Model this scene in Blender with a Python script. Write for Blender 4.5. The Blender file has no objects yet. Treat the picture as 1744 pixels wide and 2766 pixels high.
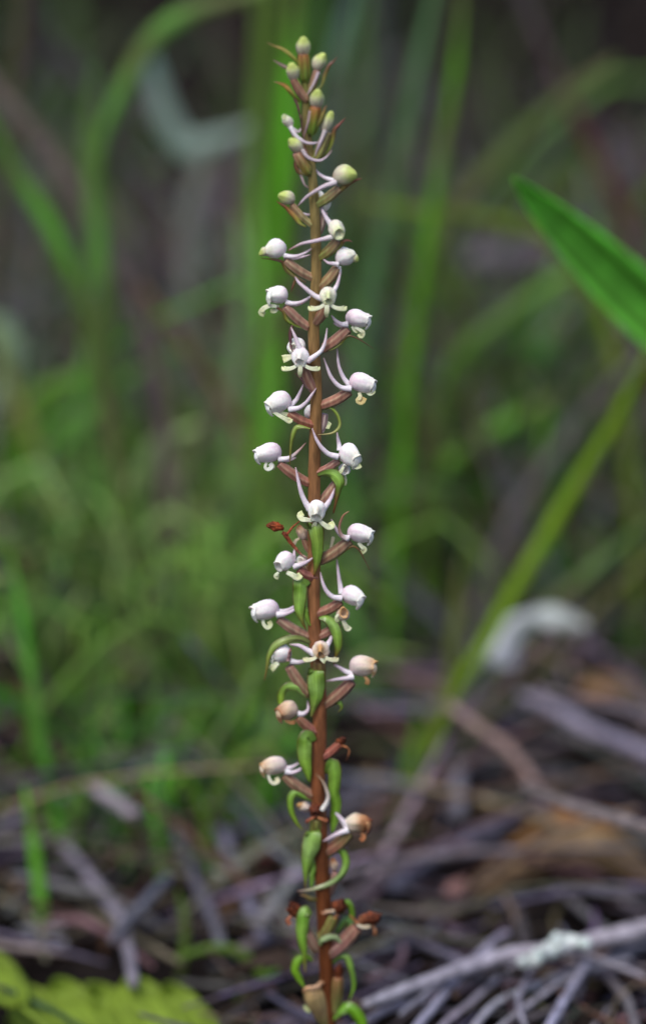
import bpy, bmesh, math, random
from mathutils import Vector, noise
random.seed(7)
SC = bpy.context.scene
COL = SC.collection

# ------------------------------------------------------------------ camera, sky, sun, exposure
PITCH = math.radians(17.0)
CAM = Vector((0.0, -1.052, 0.508))
LENS, SENS = 143.0, 36.0
PW, PH = 1744.0, 2766.0
FPX = PH * LENS / SENS
FOCUS = 1.092
cd = bpy.data.cameras.new("camera")
cd.sensor_fit = 'VERTICAL'; cd.sensor_height = SENS; cd.sensor_width = SENS
cd.lens = LENS; cd.clip_start = 0.02; cd.clip_end = 400.0
cd.dof.use_dof = True; cd.dof.focus_distance = FOCUS; cd.dof.aperture_fstop = 4.4
cam = bpy.data.objects.new("camera", cd)
cam.location = CAM; cam.rotation_euler = (math.pi / 2 - PITCH, 0, 0)
COL.objects.link(cam); SC.camera = cam

SUN_EL, SUN_AZ = math.radians(58), math.radians(205)      # azimuth clockwise from +Y: high, behind the camera, a little to the left
world = bpy.data.worlds.new("World"); SC.world = world; world.use_nodes = True
nt = world.node_tree
bg = nt.nodes['Background']
sky = nt.nodes.new('ShaderNodeTexSky'); sky.sky_type = 'NISHITA'; sky.sun_disc = False
sky.sun_elevation = SUN_EL; sky.sun_rotation = SUN_AZ
sky.air_density = 1.0; sky.dust_density = 3.0; sky.ozone_density = 1.0
nt.links.new(sky.outputs[0], bg.inputs[0]); bg.inputs[1].default_value = 0.11
sd = bpy.data.lights.new("sun", 'SUN'); sd.energy = 1.5; sd.angle = math.radians(26); sd.color = (1.0, 0.975, 0.94)
sun = bpy.data.objects.new("sun", sd)
sv = Vector((math.sin(SUN_AZ) * math.cos(SUN_EL), math.cos(SUN_AZ) * math.cos(SUN_EL), math.sin(SUN_EL)))
sun.rotation_euler = sv.to_track_quat('Z', 'Y').to_euler(); sun.location = (0, -2, 3)
COL.objects.link(sun)
SC.view_settings.view_transform = 'Standard'; SC.view_settings.look = 'None'
SC.view_settings.gamma = 1.0; SC.view_settings.use_curve_mapping = False
SC.view_settings.exposure = 0.58
SC.render.engine = 'CYCLES'
SC.cycles.use_denoising = True
SC.cycles.max_bounces = 8; SC.cycles.transmission_bounces = 4; SC.cycles.sample_clamp_indirect = 4.0

# ------------------------------------------------------------------ photo pixel -> place in the world
CX = Vector((1, 0, 0)); CF = Vector((0, math.cos(PITCH), -math.sin(PITCH))); CU = Vector((0, math.sin(PITCH), math.cos(PITCH)))
def ray(px, py):
    return CX * ((px - PW / 2) / FPX) - CU * ((py - PH / 2) / FPX) + CF
def at_y(px, py, Y):
    r = ray(px, py); return CAM + r * ((Y - CAM.y) / r.y)
def at_z(px, py, z):
    r = ray(px, py); return CAM + r * ((z - CAM.z) / r.z)
def dist(p):
    return (p - CAM).dot(CF)
def W(x, y, d=0.0):                         # a point of the orchid: d picture units nearer than its stem
    p = at_y(x, y, 0.0); r = ray(x, y)
    return p - r * (d * dist(p) / FPX)
def gz(x, y):
    h = 0.010 * noise.noise(Vector((x * 3.1, y * 3.1, 0.3))) + 0.006 * noise.noise(Vector((x * 11, y * 11, 4.0)))
    h += 0.05 * max(0.0, y - 1.6) ** 1.3 if y < 12 else 0.05 * 10.4 ** 1.3
    return h

# ------------------------------------------------------------------ helpers
def lin(c):
    return tuple(((v / 255.0) / 12.92 if v / 255.0 <= 0.04045 else ((v / 255.0 + 0.055) / 1.055) ** 2.4) for v in c)
def wloc(o):
    v = Vector((0, 0, 0))
    while o is not None:
        v += o.location; o = o.parent
    return v
def tag(o, label=None, cat=None, group=None, kind=None):
    if label: o['label'] = label
    if cat: o['category'] = cat
    if group: o['group'] = group
    if kind: o['kind'] = kind
    return o
def empty(name, loc, parent=None):
    o = bpy.data.objects.new(name, None); o.empty_display_size = 0.005
    o.parent = parent
    o.location = Vector(loc) - (wloc(parent) if parent else Vector((0, 0, 0)))
    COL.objects.link(o); return o
class MB:
    def __init__(self): self.v = []; self.f = []; self.c = []
    def add(self, vs, fs, cs):
        k = len(self.v); self.v += vs; self.c += cs
        self.f += [tuple(i + k for i in f) for f in fs]
    def build(self, name, mat, parent=None, loc=None, smooth=True, fixn=True):
        org = Vector(loc) if loc is not None else (wloc(parent) if parent else Vector((0, 0, 0)))
        me = bpy.data.meshes.new(name)
        me.from_pydata([tuple(p - org) for p in self.v], [], self.f)
        if fixn:
            bm = bmesh.new(); bm.from_mesh(me); bmesh.ops.recalc_face_normals(bm, faces=bm.faces); bm.to_mesh(me); bm.free()
        at = me.color_attributes.new('Col', 'FLOAT_COLOR', 'POINT')
        at.data.foreach_set('color', [t for c in self.c for t in (c[0], c[1], c[2], 1.0)])
        if smooth: me.polygons.foreach_set('use_smooth', [True] * len(me.polygons))
        me.materials.append(mat)
        o = bpy.data.objects.new(name, me)
        o.parent = parent
        o.location = org - (wloc(parent) if parent else Vector((0, 0, 0)))
        COL.objects.link(o); return o
def cr(pts, n):
    """Catmull-Rom resample of tuples"""
    m = len(pts)
    if m == 1: return [tuple(pts[0])] * n
    out = []
    for i in range(n):
        t = i * (m - 1) / (n - 1); k = min(int(t), m - 2); u = t - k
        p0 = pts[max(k - 1, 0)]; p1 = pts[k]; p2 = pts[k + 1]; p3 = pts[min(k + 2, m - 1)]
        out.append(tuple(0.5 * (2 * b + (c - a) * u + (2 * a - 5 * b + 4 * c - d) * u * u + (3 * b - a - 3 * c + d) * u ** 3)
                         for a, b, c, d in zip(p0, p1, p2, p3)))
    return out
def lerp_list(L, t):
    if not isinstance(L[0], (tuple, list)):
        if len(L) == 1: return L[0]
        k = min(int(t * (len(L) - 1)), len(L) - 2); u = t * (len(L) - 1) - k
        return L[k] * (1 - u) + L[k + 1] * u
    if len(L) == 1: return L[0]
    k = min(int(t * (len(L) - 1)), len(L) - 2); u = t * (len(L) - 1) - k
    return tuple(a * (1 - u) + b * u for a, b in zip(L[k], L[k + 1]))
def jit(c, a=0.12):
    f = 1 + random.uniform(-a, a)
    return tuple(max(0.0, v * f * (1 + random.uniform(-a, a) * 0.4)) for v in c)

def tube(mb, P, rad, cols, seg=10, n=None, ribs=0, ribamp=0.0, wob=0.0, cap=True, ribcol=0.0):
    """P: world points; rad: radii list (metres); cols: colours along it"""
    n = n or max(6, 5 * len(P))
    Q = [Vector(p) for p in cr([tuple(p) for p in P], n)]
    vs, fs, cs = [], [], []
    nrm = None
    for i, q in enumerate(Q):
        tan = (Q[min(i + 1, n - 1)] - Q[max(i - 1, 0)])
        if tan.length < 1e-9: tan = Vector((0, 0, 1))
        tan.normalize()
        if nrm is None:
            nrm = tan.cross(Vector((0.31, 0.83, 0.22)))
        nrm = (nrm - tan * nrm.dot(tan)).normalized(); bi = tan.cross(nrm)
        t = i / (n - 1); r = lerp_list(rad, t); c = lerp_list(cols, t)
        for s in range(seg):
            a = 2 * math.pi * s / seg
            rr = r * (1 + ribamp * math.cos(ribs * a + t * 1.3)) if ribs else r
            if wob: rr *= 1 + wob * noise.noise(Vector((q.x * 900 + s, q.y * 900, q.z * 900)))
            vs.append(q + nrm * (math.cos(a) * rr) + bi * (math.sin(a) * rr))
            if ribcol:
                k = .5 + .5 * math.cos(ribs * a + t * 1.3); cs.append((c[0] * (1 - ribcol * .5 * (1 - k)), c[1] * (1 - ribcol * (1 - k)) * (1 + .12 * k), c[2] * (1 - ribcol * (1 - k))))
            else: cs.append(c)
    for i in range(n - 1):
        for s in range(seg):
            a, b = i * seg + s, i * seg + (s + 1) % seg
            fs.append((a, b, b + seg, a + seg))
    if cap:
        fs.append(tuple(range(seg - 1, -1, -1))); fs.append(tuple((n - 1) * seg + s for s in range(seg)))
    mb.add(vs, fs, cs)

def ribbon(mb, P, wid, cols, n=None, across=5, cup=0.25, thick=0.00012, twist=(0.0,), edge=None, view=True, wavy=0.0, side=None, mid=0.0, curl=0.0, vee=0.0):
    """a leaf-like strap of real thickness along world points P; wid = full widths (metres)"""
    n = n or max(7, 5 * len(P))
    Q = [Vector(p) for p in cr([tuple(p) for p in P], n)]
    front, back, cs = [], [], []
    last = None
    for i, q in enumerate(Q):
        t = i / (n - 1)
        tan = (Q[min(i + 1, n - 1)] - Q[max(i - 1, 0)])
        if tan.length < 1e-9: tan = Vector((0, 0, 1))
        tan.normalize()
        vd = (CAM - q).normalized() if side is None else side
        ax = tan.cross(vd)
        if ax.length < 0.15 and last is not None: ax = last.copy()
        ax = (ax - tan * ax.dot(tan)).normalized()
        if last is not None and ax.dot(last) < 0: ax = -ax
        last = ax
        nn = ax.cross(tan).normalized()
        if nn.dot(vd) < 0: nn = -nn
        tw = lerp_list(list(twist), t)
        a2 = ax * math.cos(tw) + nn * math.sin(tw); n2 = nn * math.cos(tw) - ax * math.sin(tw)
        w = max(lerp_list(wid, t), 1e-5); c = lerp_list(cols, t)
        for k in range(across):
            u = 2 * k / (across - 1) - 1
            off = -(cup + curl) * w * 0.5 * u * u if vee == 0 else -vee * w * .5 * abs(u)
            if wavy: off += wavy * w * math.sin(t * 17 + (3 if u > 0 else 0)) * abs(u)
            p = q + a2 * (u * w * 0.5) + n2 * off
            th = thick * (1.0 - 0.6 * abs(u))
            front.append(p + n2 * th); back.append(p - n2 * th)
            cc = c
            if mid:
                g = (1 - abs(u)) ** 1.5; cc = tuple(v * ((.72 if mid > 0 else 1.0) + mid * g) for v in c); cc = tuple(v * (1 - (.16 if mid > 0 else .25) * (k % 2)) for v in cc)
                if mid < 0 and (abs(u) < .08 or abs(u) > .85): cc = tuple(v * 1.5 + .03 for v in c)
            if edge is not None and abs(u) > 0.99: cc = edge
            cs.append(cc)
    N = len(front); fs = []
    for i in range(n - 1):
        for k in range(across - 1):
            a = i * across + k
            fs.append((a, a + 1, a + 1 + across, a + across))
            fs.append((N + a, N + a + across, N + a + 1 + across, N + a + 1))
        for k in (0, across - 1):
            a = i * across + k; fs.append((a, a + across, N + a + across, N + a))
    for k in range(across - 1):
        fs.append((k, k + 1, N + k + 1, N + k)); a = (n - 1) * across + k; fs.append((a, a + 1, N + a + 1, N + a))
    mb.add(front + back, fs, cs + cs)

# ------------------------------------------------------------------ materials
def mat_base(name, rough=0.5, spec=0.5, sss=0.0, transl=0.0, nscale=900.0, namp=0.18, bump=0.15, stripes=0.0):
    m = bpy.data.materials.new(name); m.use_nodes = True
    t = m.node_tree; N = t.nodes; L = t.links
    p = N['Principled BSDF']; out = N['Material Output']
    p.inputs['Roughness'].default_value = rough
    p.inputs['Specular IOR Level'].default_value = spec
    at = N.new('ShaderNodeAttribute'); at.attribute_name = 'Col'
    tc = N.new('ShaderNodeTexCoord')
    no = N.new('ShaderNodeTexNoise'); no.inputs['Scale'].default_value = nscale; no.inputs['Detail'].default_value = 4
    if stripes:
        mp = N.new('ShaderNodeMapping'); mp.inputs['Scale'].default_value = (1, 1, stripes); L.new(tc.outputs['Object'], mp.inputs['Vector']); L.new(mp.outputs[0], no.inputs['Vector'])
    else: L.new(tc.outputs['Object'], no.inputs['Vector'])
    mr = N.new('ShaderNodeMapRange'); mr.inputs[1].default_value = 0.3; mr.inputs[2].default_value = 0.7
    mr.inputs[3].default_value = 1 - namp; mr.inputs[4].default_value = 1 + namp
    L.new(no.outputs['Fac'], mr.inputs[0])
    mx = N.new('ShaderNodeMix'); mx.data_type = 'RGBA'; mx.blend_type = 'MULTIPLY'; mx.inputs[0].default_value = 1.0
    L.new(at.outputs['Color'], mx.inputs[6]); L.new(mr.outputs[0], mx.inputs[7])
    L.new(mx.outputs[2], p.inputs['Base Color'])
    if sss:
        p.inputs['Subsurface Weight'].default_value = sss
        p.inputs['Subsurface Radius'].default_value = (1.0, 0.7, 0.75); p.inputs['Subsurface Scale'].default_value = 0.0008
    if bump:
        b = N.new('ShaderNodeBump'); b.inputs['Strength'].default_value = bump; b.inputs['Distance'].default_value = 0.0002
        L.new(no.outputs['Fac'], b.inputs['Height']); L.new(b.outputs[0], p.inputs['Normal'])
    if transl:
        tr = N.new('ShaderNodeBsdfTranslucent'); ms = N.new('ShaderNodeMixShader'); ms.inputs[0].default_value = transl
        L.new(mx.outputs[2], tr.inputs['Color'])
        L.new(p.outputs[0], ms.inputs[1]); L.new(tr.outputs[0], ms.inputs[2]); L.new(ms.outputs[0], out.inputs['Surface'])
    return m
M_PETAL = mat_base('petal', 0.55, 0.2, sss=0.4, transl=0.05, nscale=1400, namp=0.09, bump=0.3)
M_STEM = mat_base('stem_skin', 0.5, 0.35, nscale=800, namp=0.38, bump=0.4, stripes=.22)
M_BRACT = mat_base('bract_leaf', 0.32, 0.6, transl=0.26, nscale=600, namp=0.12, bump=0.15)
M_DRY = mat_base('withered_petal', 0.7, 0.2, nscale=1100, namp=0.8, bump=0.9)
M_BLADE = mat_base('grass_leaf', 0.55, 0.22, transl=0.25, nscale=90, namp=0.2, bump=0.1)
M_TWIG = mat_base('dead_wood', 0.9, 0.05, nscale=260, namp=0.45, bump=0.6)
M_LITTER = mat_base('dead_leaf', 0.85, 0.08, transl=0.1, nscale=120, namp=0.3, bump=0.4)
def mat_soil():
    m = bpy.data.materials.new('soil'); m.use_nodes = True
    t = m.node_tree; N = t.nodes; L = t.links; p = N['Principled BSDF']
    p.inputs['Roughness'].default_value = 1.0; p.inputs['Specular IOR Level'].default_value = 0.0
    tc = N.new('ShaderNodeTexCoord'); no = N.new('ShaderNodeTexNoise'); no.inputs['Scale'].default_value = 26; no.inputs['Detail'].default_value = 8
    L.new(tc.outputs['Object'], no.inputs['Vector'])
    r = N.new('ShaderNodeValToRGB')
    r.color_ramp.elements[0].position = 0.36; r.color_ramp.elements[0].color = (0.004, 0.0032, 0.003, 1)
    r.color_ramp.elements[1].position = 0.68; r.color_ramp.elements[1].color = (0.022, 0.018, 0.017, 1)
    L.new(no.outputs['Fac'], r.inputs[0]); L.new(r.outputs[0], p.inputs['Base Color'])
    b = N.new('ShaderNodeBump'); b.inputs['Strength'].default_value = 0.8; b.inputs['Distance'].default_value = 0.01
    L.new(no.outputs['Fac'], b.inputs['Height']); L.new(b.outputs[0], p.inputs['Normal'])
    return m

# ------------------------------------------------------------------ the ground
def axis(lo, hi, step, far):
    a = [lo + step * i for i in range(int(round((hi - lo) / step)) + 1)]
    d = step; x = hi
    while x < far: d *= 1.5; x += d; a.append(x)
    d = step; x = lo
    while x > -far: d *= 1.5; x -= d; a.insert(0, x)
    return a
xs, ys = axis(-1.2, 1.2, 0.03, 60), axis(-0.6, 3.0, 0.03, 60)
mb = MB()
mb.v = [Vector((x, y, gz(x, y))) for y in ys for x in xs]; mb.c = [(0.02, 0.02, 0.02)] * len(mb.v)
nx = len(xs)
mb.f = [(j * nx + i, j * nx + i + 1, (j + 1) * nx + i + 1, (j + 1) * nx + i) for j in range(len(ys) - 1) for i in range(nx - 1)]
tag(mb.build('ground', mat_soil(), fixn=False), kind='structure')

# ------------------------------------------------------------------ plants and sticks behind the orchid
G = lambda *c: lin(c)
BG = 0.90                                            # pigments are read off the shaded photograph; leaves themselves are paler
def pg(c, k=BG): return tuple(min(0.8, v * k) for v in lin(c))

def blade(name, path, Y, w, col, label, cat='grass blade', group='grass blades behind the orchid', tip=True, Ytip=None,
          cup=0.35, twist=(0.0,), mat=None, widths=None, root=True, colt=None, parent=None, ext=0.0, fold=False):
    """a leaf blade: path in photo units from tip to foot, standing in the vertical plane Y behind the orchid"""
    Yt = Y if Ytip is None else Ytip
    path = list(path)
    if ext:
        (x0, y0), (x1, y1) = path[0], path[1]; l = math.hypot(x0 - x1, y0 - y1)
        path.insert(0, (x0 + (x0 - x1) / l * ext, y0 + (y0 - y1) / l * ext))
    n = len(path)
    P = [at_y(x, y, Yt + (Y - Yt) * (i / (n - 1))) for i, (x, y) in enumerate(path)]
    if root:
        e = P[-1]; g = gz(e.x, e.y) - 0.004
        if e.z > g:
            d = (P[-1] - P[-2]).normalized(); d = Vector((d.x * 0.5, 0, min(d.z, -0.6)))
            h = e.z - g; P.append(e + d * (0.5 * h / -d.z)); P.append(e + d * (0.5 * h / -d.z) + Vector((d.x * 0.2 * h, 0, -0.5 * h)))
    mw = w * (.74 if name == 'grass_blade' else 1.0) * dist(P[min(1, len(P) - 1)]) / FPX
    wid = [mw * f for f in (widths or ([0.12, 0.6, 0.9, 1.0, 1.0, 0.95, 0.85, 0.7] if tip else [0.7, 0.95, 1.0, 1.0, 0.9, 0.75]))]
    kk = 1.6 if col[1] > col[0] * 1.12 else 1.05
    c = pg((col[0] * 1.06, col[1], col[2] * .9), kk); c2 = pg(colt, kk) if colt else tuple(v * f for v, f in zip(c, (1.05, 1.0, 0.95)))
    if name == 'grass_blade':
        rg = random.Random(hash((path[0], path[-1])) & 0xffff if False else int(abs(path[0][0] * 13 + path[-1][1] * 7)))
        bcols = [c2]
        for q in range(9):
            f = rg.uniform(.62, 1.2); dry = rg.random() ** 4
            bcols.append(tuple(v * f * (1 - dry) + d * dry for v, d in zip(c, (.12, .10, .05))))
    else: bcols = [c2, c, c, c, c, tuple(v * f for v, f in zip(c, (1.1, 0.95, 1.0)))]
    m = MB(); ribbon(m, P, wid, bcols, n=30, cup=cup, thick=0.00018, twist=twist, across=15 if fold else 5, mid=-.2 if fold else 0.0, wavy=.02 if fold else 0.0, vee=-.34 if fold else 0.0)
    low = min(m.v, key=lambda p: p.z)
    o = m.build(name, mat or M_BLADE, parent, loc=None if parent else P[-1])
    if label: tag(o, label, cat, group)
    return o
def twig(name, path, w, col, label, cat='twig', group='dead twigs on the ground', h=0.012, taper=(0.8, 1.0, 1.0, 0.9), colt=None, mat=None, Y=None, forks=()):
    """a dead stick: path in photo units, lying h above the ground (or standing in plane Y)"""
    def pt(q):
        x, y = q[0], q[1]
        if Y is not None: return at_y(x, y, Y)
        hh = q[2] if len(q) > 2 else h
        p = at_z(x, y, hh); p2 = at_z(x, y, gz(p.x, p.y) + hh); return p2
    P = [pt(q) for q in path]
    mw = w * (0.36 if Y is None else 0.42) * dist(P[len(P) // 2]) / FPX
    c = pg(col, .82 if Y is None else .8); cl = [pg(colt), c, c] if colt else [jit(c, .1), c, jit(c, .15), c]
    m = MB(); tube(m, P, [mw * t for t in taper], cl, seg=10, n=34, wob=0.3)
    o = m.build(name, mat or M_TWIG, None, loc=P[-1])
    for fp, fw in forks:
        FP = [pt(q) for q in fp]; m2 = MB(); tube(m2, FP, [fw * .5 * dist(FP[0]) / FPX * k for k in (1, .8, .5)], [c], seg=8, n=14, wob=0.15)
        m2.build('branch', mat or M_TWIG, o)
    tag(o, label, cat, group); return o

GB = 'grass_blade'
# --- left side, upper
blade(GB, [(666, -10), (517, 34), (437, 82), (379, 155), (333, 241), (290, 330), (268, 420), (252, 560), (235, 800), (225, 1100)], .36, 76, (80, 132, 62),
      'broad mid green blade arching over to the right at the upper left', ext=260, widths=[.15, .7, 1, 1, .9, .6, .4, .3, .25, .25, .25])
blade(GB, [(255, 180), (240, 300), (245, 430), (262, 620), (290, 900), (300, 1300)], .36, 70, (70, 120, 55),
      'pale green blade standing upright just left of the big arching blade')
blade(GB, [(0, 373), (57, 488), (132, 603), (185, 720), (250, 900), (300, 1150)], .33, 62, (66, 122, 40),
      'green blade slanting in from the left edge below the grey stalk', ext=220)
twig('dead_stalk', [(-120, 80), (0, 250), (86, 350), (172, 465), (247, 603), (316, 735), (392, 900), (440, 1100), (470, 1500), (480, 1700)], 60, (112, 100, 96),
     'thick pale grey dead stalk slanting down from the left edge near the top', cat='stalk', group='dead stalks among the grass', Y=.38)
twig('dead_stalk', [(60, -100), (144, 120), (235, 245), (330, 420), (400, 700), (420, 1300), (425, 1650)], 46, (74, 68, 74),
     'dim violet grey dead stalk high at the upper left', cat='stalk', group='dead stalks among the grass', Y=.47)
twig('dead_stalk', [(75, -100), (62, 60), (48, 190), (20, 420), (-40, 900), (-60, 1500)], 50, (84, 76, 64),
     'brownish upright dead stalk in the top left corner', cat='stalk', group='dead stalks among the grass', Y=.46)
blade('folded_leaf', [(385, 110), (412, 190), (440, 290), (476, 370), (500, 398), (560, 392), (620, 368), (700, 330)], .5, 70, (104, 128, 132),
      'pale blue green leaf with a sharp bend at the upper left', 'leaf', group='blurred leaves', root=False, widths=[.2, .7, .9, 1, 1.1, .7, .1], colt=(80, 120, 115))
blade('folded_leaf', [(560, 392), (545, 480), (520, 600), (500, 900), (480, 1200)], .5, 60, (118, 128, 134),
      'grey green leaf hanging below the bent blue green leaf', 'leaf', group='blurred leaves', widths=[.5, 1, .9, .7, .5])
# --- green mass behind the orchid
blade(GB, [(735, -20), (722, 300), (712, 640), (690, 980), (668, 1300), (650, 1640)], .45, 52, (92, 132, 46),
      'thin yellowish green blade along the left edge of the widest upright blade', ext=200)
blade(GB, [(690, 480), (700, 700), (712, 960), (720, 1250), (715, 1560)], .37, 40, (96, 150, 70),
      'thin pale green blade crossing low over the widest upright blade', ext=120)
blade(GB, [(800, -20), (780, 250), (758, 560), (732, 900), (710, 1200), (694, 1500), (684, 1720)], .40, 84, (84, 160, 36),
      'widest bright green upright blade close behind the upper orchid stem', ext=200)
blade(GB, [(700, -20), (695, 300), (680, 640), (662, 900), (640, 1150), (610, 1500), (590, 1720)], .44, 64, (88, 122, 60),
      'dull olive blade left of the widest upright blade', ext=200)
blade(GB, [(640, 560), (655, 700), (650, 900), (625, 1200), (612, 1500), (600, 1650)], .40, 58, (112, 150, 112),
      'pale bluish green blade low behind the left of the stem')
blade(GB, [(870, -60), (850, 200), (815, 560), (790, 1000), (780, 1500)], .5, 60, (50, 100, 40),
      'dark green upright blade hidden mostly behind the stem', ext=100)
blade(GB, [(960, -40), (905, 180), (880, 330), (850, 700), (840, 1500)], .47, 62, (72, 104, 98),
      'blue grey blade touching the top of the orchid on its right', ext=150)
blade(GB, [(760, 900), (740, 1100), (725, 1400), (715, 1700)], .36, 60, (80, 146, 40),
      'short bright blade beside the middle flowers on the left')
blade(GB, [(900, 1100), (935, 1300), (955, 1500), (975, 1800), (980, 1900)], .36, 66, (64, 112, 52),
      'green blade running down beside the stem on its right')
# --- right side
blade(GB, [(1170, -10), (1120, 230), (1080, 402), (1048, 580), (1000, 800), (962, 1100), (940, 1400), (925, 1650)], .40, 62, (76, 116, 82),
      'long blue green blade leaning right, first right of the orchid', ext=220)
blade(GB, [(1250, -10), (1228, 201), (1199, 373), (1172, 546), (1140, 760), (1100, 1100), (1060, 1600)], .36, 42, (78, 138, 28),
      'narrow bright yellow green blade right of the long blue green one', ext=200)
twig('dead_stalk', [(1036, -80), (1040, 150), (1046, 345), (1035, 600), (1000, 1000), (960, 1600)], 40, (72, 70, 76),
     'grey upright dead stalk between the orchid and the narrow bright blade', cat='stalk', group='dead stalks among the grass', Y=.45)
blade(GB, [(1619, 190), (1504, 276), (1389, 390), (1297, 490), (1230, 570), (1130, 800), (1080, 1200), (1050, 1500)], .42, 74, (74, 96, 56),
      'wide dull green blade slanting up to the right at the upper right', ext=60)
twig('dead_stalk', [(1370, -100), (1475, 144), (1533, 276), (1595, 400), (1700, 640), (1780, 1100), (1800, 1500)], 40, (96, 54, 48),
     'reddish brown dead stalk crossing behind the slanting dull blade', cat='stalk', group='dead stalks among the grass', Y=.5, colt=(84, 82, 86))
blade(GB, [(960, 545), (1102, 566), (1245, 582), (1389, 610), (1520, 680), (1640, 900), (1700, 1300)], .38, 46, (84, 110, 30),
      'olive blade lying almost level right of the upper flowers')
# bright broad leaf
lp = empty('broad_leaf_plant', at_y(2060, 1500, .16) * 1.0)
lp.location.z = gz(lp.location.x, .16)
tag(lp, 'bright green broad pointed leaf reaching in from the right edge', 'plant')
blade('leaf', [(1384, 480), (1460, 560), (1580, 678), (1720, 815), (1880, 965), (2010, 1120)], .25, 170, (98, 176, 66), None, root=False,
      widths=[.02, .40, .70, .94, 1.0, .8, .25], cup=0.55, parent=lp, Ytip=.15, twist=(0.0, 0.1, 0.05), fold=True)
m = MB(); a = at_y(2010, 1120, .16); tube(m, [a, a + Vector((.006, 0, -.05)), Vector((lp.location.x, .16, lp.location.z - .004))], [.0014, .002, .0025], [pg((70, 110, 40))])
m.build('stem', M_BLADE, lp)
for q, ww in (([(2010, 1120), (2120, 1000), (2260, 960), (2420, 1010)], 150), ([(2060, 1400), (2150, 1250), (2300, 1210), (2400, 1260)], 130)):
    blade('leaf', list(reversed(q)), .17, ww, (62, 140, 30), None, root=False, widths=[.02, .6, 1, .8, .3], cup=.4, parent=lp)
blade(GB, [(1744, 965), (1664, 1128), (1590, 1248), (1500, 1405), (1418, 1544), (1360, 1645), (1300, 1755), (1225, 1870), (1150, 2040), (1110, 2160)], .27, 54, (96, 134, 30),
      'long yellow green blade slanting from the right edge down towards the stem', ext=260)
blade(GB, [(1744, 1420), (1590, 1550), (1475, 1650), (1389, 1735), (1300, 1840), (1240, 1960)], .33, 66, (64, 96, 56),
      'dull green blade just below the long yellow green one at the right edge', ext=240)
blade(GB, [(1744, 1512), (1590, 1668), (1504, 1762), (1389, 1868), (1290, 1960), (1230, 2050)], .29, 34, (92, 108, 56),
      'narrow olive blade in front of the white curled bark', ext=240)
blade(GB, [(1560, 725), (1470, 780), (1360, 858), (1245, 955), (1195, 1080), (1165, 1250), (1150, 1500)], .42, 58, (82, 122, 62),
      'green blade bending over to the right, level with the broad leaf base', ext=80)
blade(GB, [(1640, 990), (1540, 1050), (1430, 1112), (1332, 1165), (1245, 1222), (1140, 1330), (1090, 1500)], .42, 62, (76, 138, 40),
      'bright green blade slanting up to the right below the bending one')
blade(GB, [(1300, 880), (1220, 980), (1190, 1120), (1170, 1350), (1150, 1560)], .40, 54, (70, 116, 36),
      'upright green blade in the middle right thicket')
blade(GB, [(1000, 1230), (1080, 1280), (1180, 1330), (1290, 1330), (1380, 1300)], .46, 110, (50, 104, 62),
      'dark bluish green leaf low in the thicket right of the stem', cat='leaf', group='blurred leaves', root=False, widths=[.1, .8, 1, .8, .1])
blade(GB, [(1590, 830), (1500, 930), (1440, 960), (1380, 930)], .44, 90, (42, 86, 38),
      'dark green leaf under the bright broad leaf', cat='leaf', group='blurred leaves', root=False, widths=[.1, .8, 1, .2])
twig('dead_stalk', [(1744, 950), (1650, 1040), (1532, 1180), (1446, 1300), (1389, 1390), (1332, 1515), (1270, 1680), (1240, 1780)], 46, (98, 94, 94),
     'grey dead stalk running beside the long yellow green blade', cat='stalk', group='dead stalks among the grass', Y=.38)
twig('dead_stalk', [(960, 1400), (1044, 1515), (1110, 1600), (1180, 1665), (1290, 1800)], 54, (100, 95, 100),
     'grey dead stalk slanting down to the right beside the lower flowers', cat='stalk', group='dead stalks among the grass', Y=.40)
twig('dead_stalk', [(1270, 1180), (1230, 1350), (1150, 1420), (1080, 1460)], 40, (84, 72, 66),
     'brownish bent dead stalk right of the middle flowers', cat='stalk', group='dead stalks among the grass', Y=.44)
twig('dead_stalk', [(1560, 600), (1450, 700), (1340, 690), (1260, 720)], 90, (108, 100, 110),
     'pale violet grey dead stem lying left of the broad leaf', cat='stalk', group='dead stalks among the grass', Y=.6)
twig('dead_stalk', [(1300, 900), (1400, 990), (1460, 1050)], 60, (92, 86, 92),
     'short grey dead stem in the right thicket', cat='stalk', group='dead stalks among the grass', Y=.55)
blade(GB, [(1242, 1500), (1236, 1600), (1228, 1690), (1211, 1860), (1159, 1980), (1110, 2100), (1080, 2190)], .27, 48, (82, 98, 52),
      'upright olive blade left of the white curled bark', colt=(104, 104, 76))
blade(GB, [(1130, 1880), (1120, 2000), (1090, 2120), (1065, 2240)], .24, 52, (66, 104, 32),
      'short green blade near the tan flower on the right')
# --- left side, middle
blade(GB, [(540, 1150), (470, 1180), (418, 1212), (398, 1275), (405, 1400), (430, 1560), (440, 1680)], .38, 62, (122, 152, 112),
      'pale green blade folded over to the right in the left thicket', widths=[.3, .9, 1, 1, 1, .9, .8])
blade(GB, [(330, 1010), (370, 1130), (385, 1260), (372, 1400), (365, 1700)], .42, 80, (80, 146, 34),
      'bright green upright blade behind the folded pale one')
blade(GB, [(500, 1090), (515, 1240), (500, 1380), (480, 1600)], .44, 76, (84, 136, 42),
      'bright green upright blade right of the folded pale one')
blade(GB, [(330, 980), (230, 1022), (130, 1060), (70, 1130), (40, 1300)], .42, 72, (82, 128, 42),
      'green blade bent over level at the middle left')
blade(GB, [(300, 700), (380, 830), (410, 920), (470, 1060), (500, 1300), (520, 1500)], .42, 62, (98, 128, 70),
      'grey green blade leaning left in the middle left thicket')
blade(GB, [(330, 830), (310, 900), (280, 980), (260, 1200)], .5, 90, (44, 104, 36),
      'dark green leaf above the level bent blade', cat='leaf', group='blurred leaves')
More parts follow.
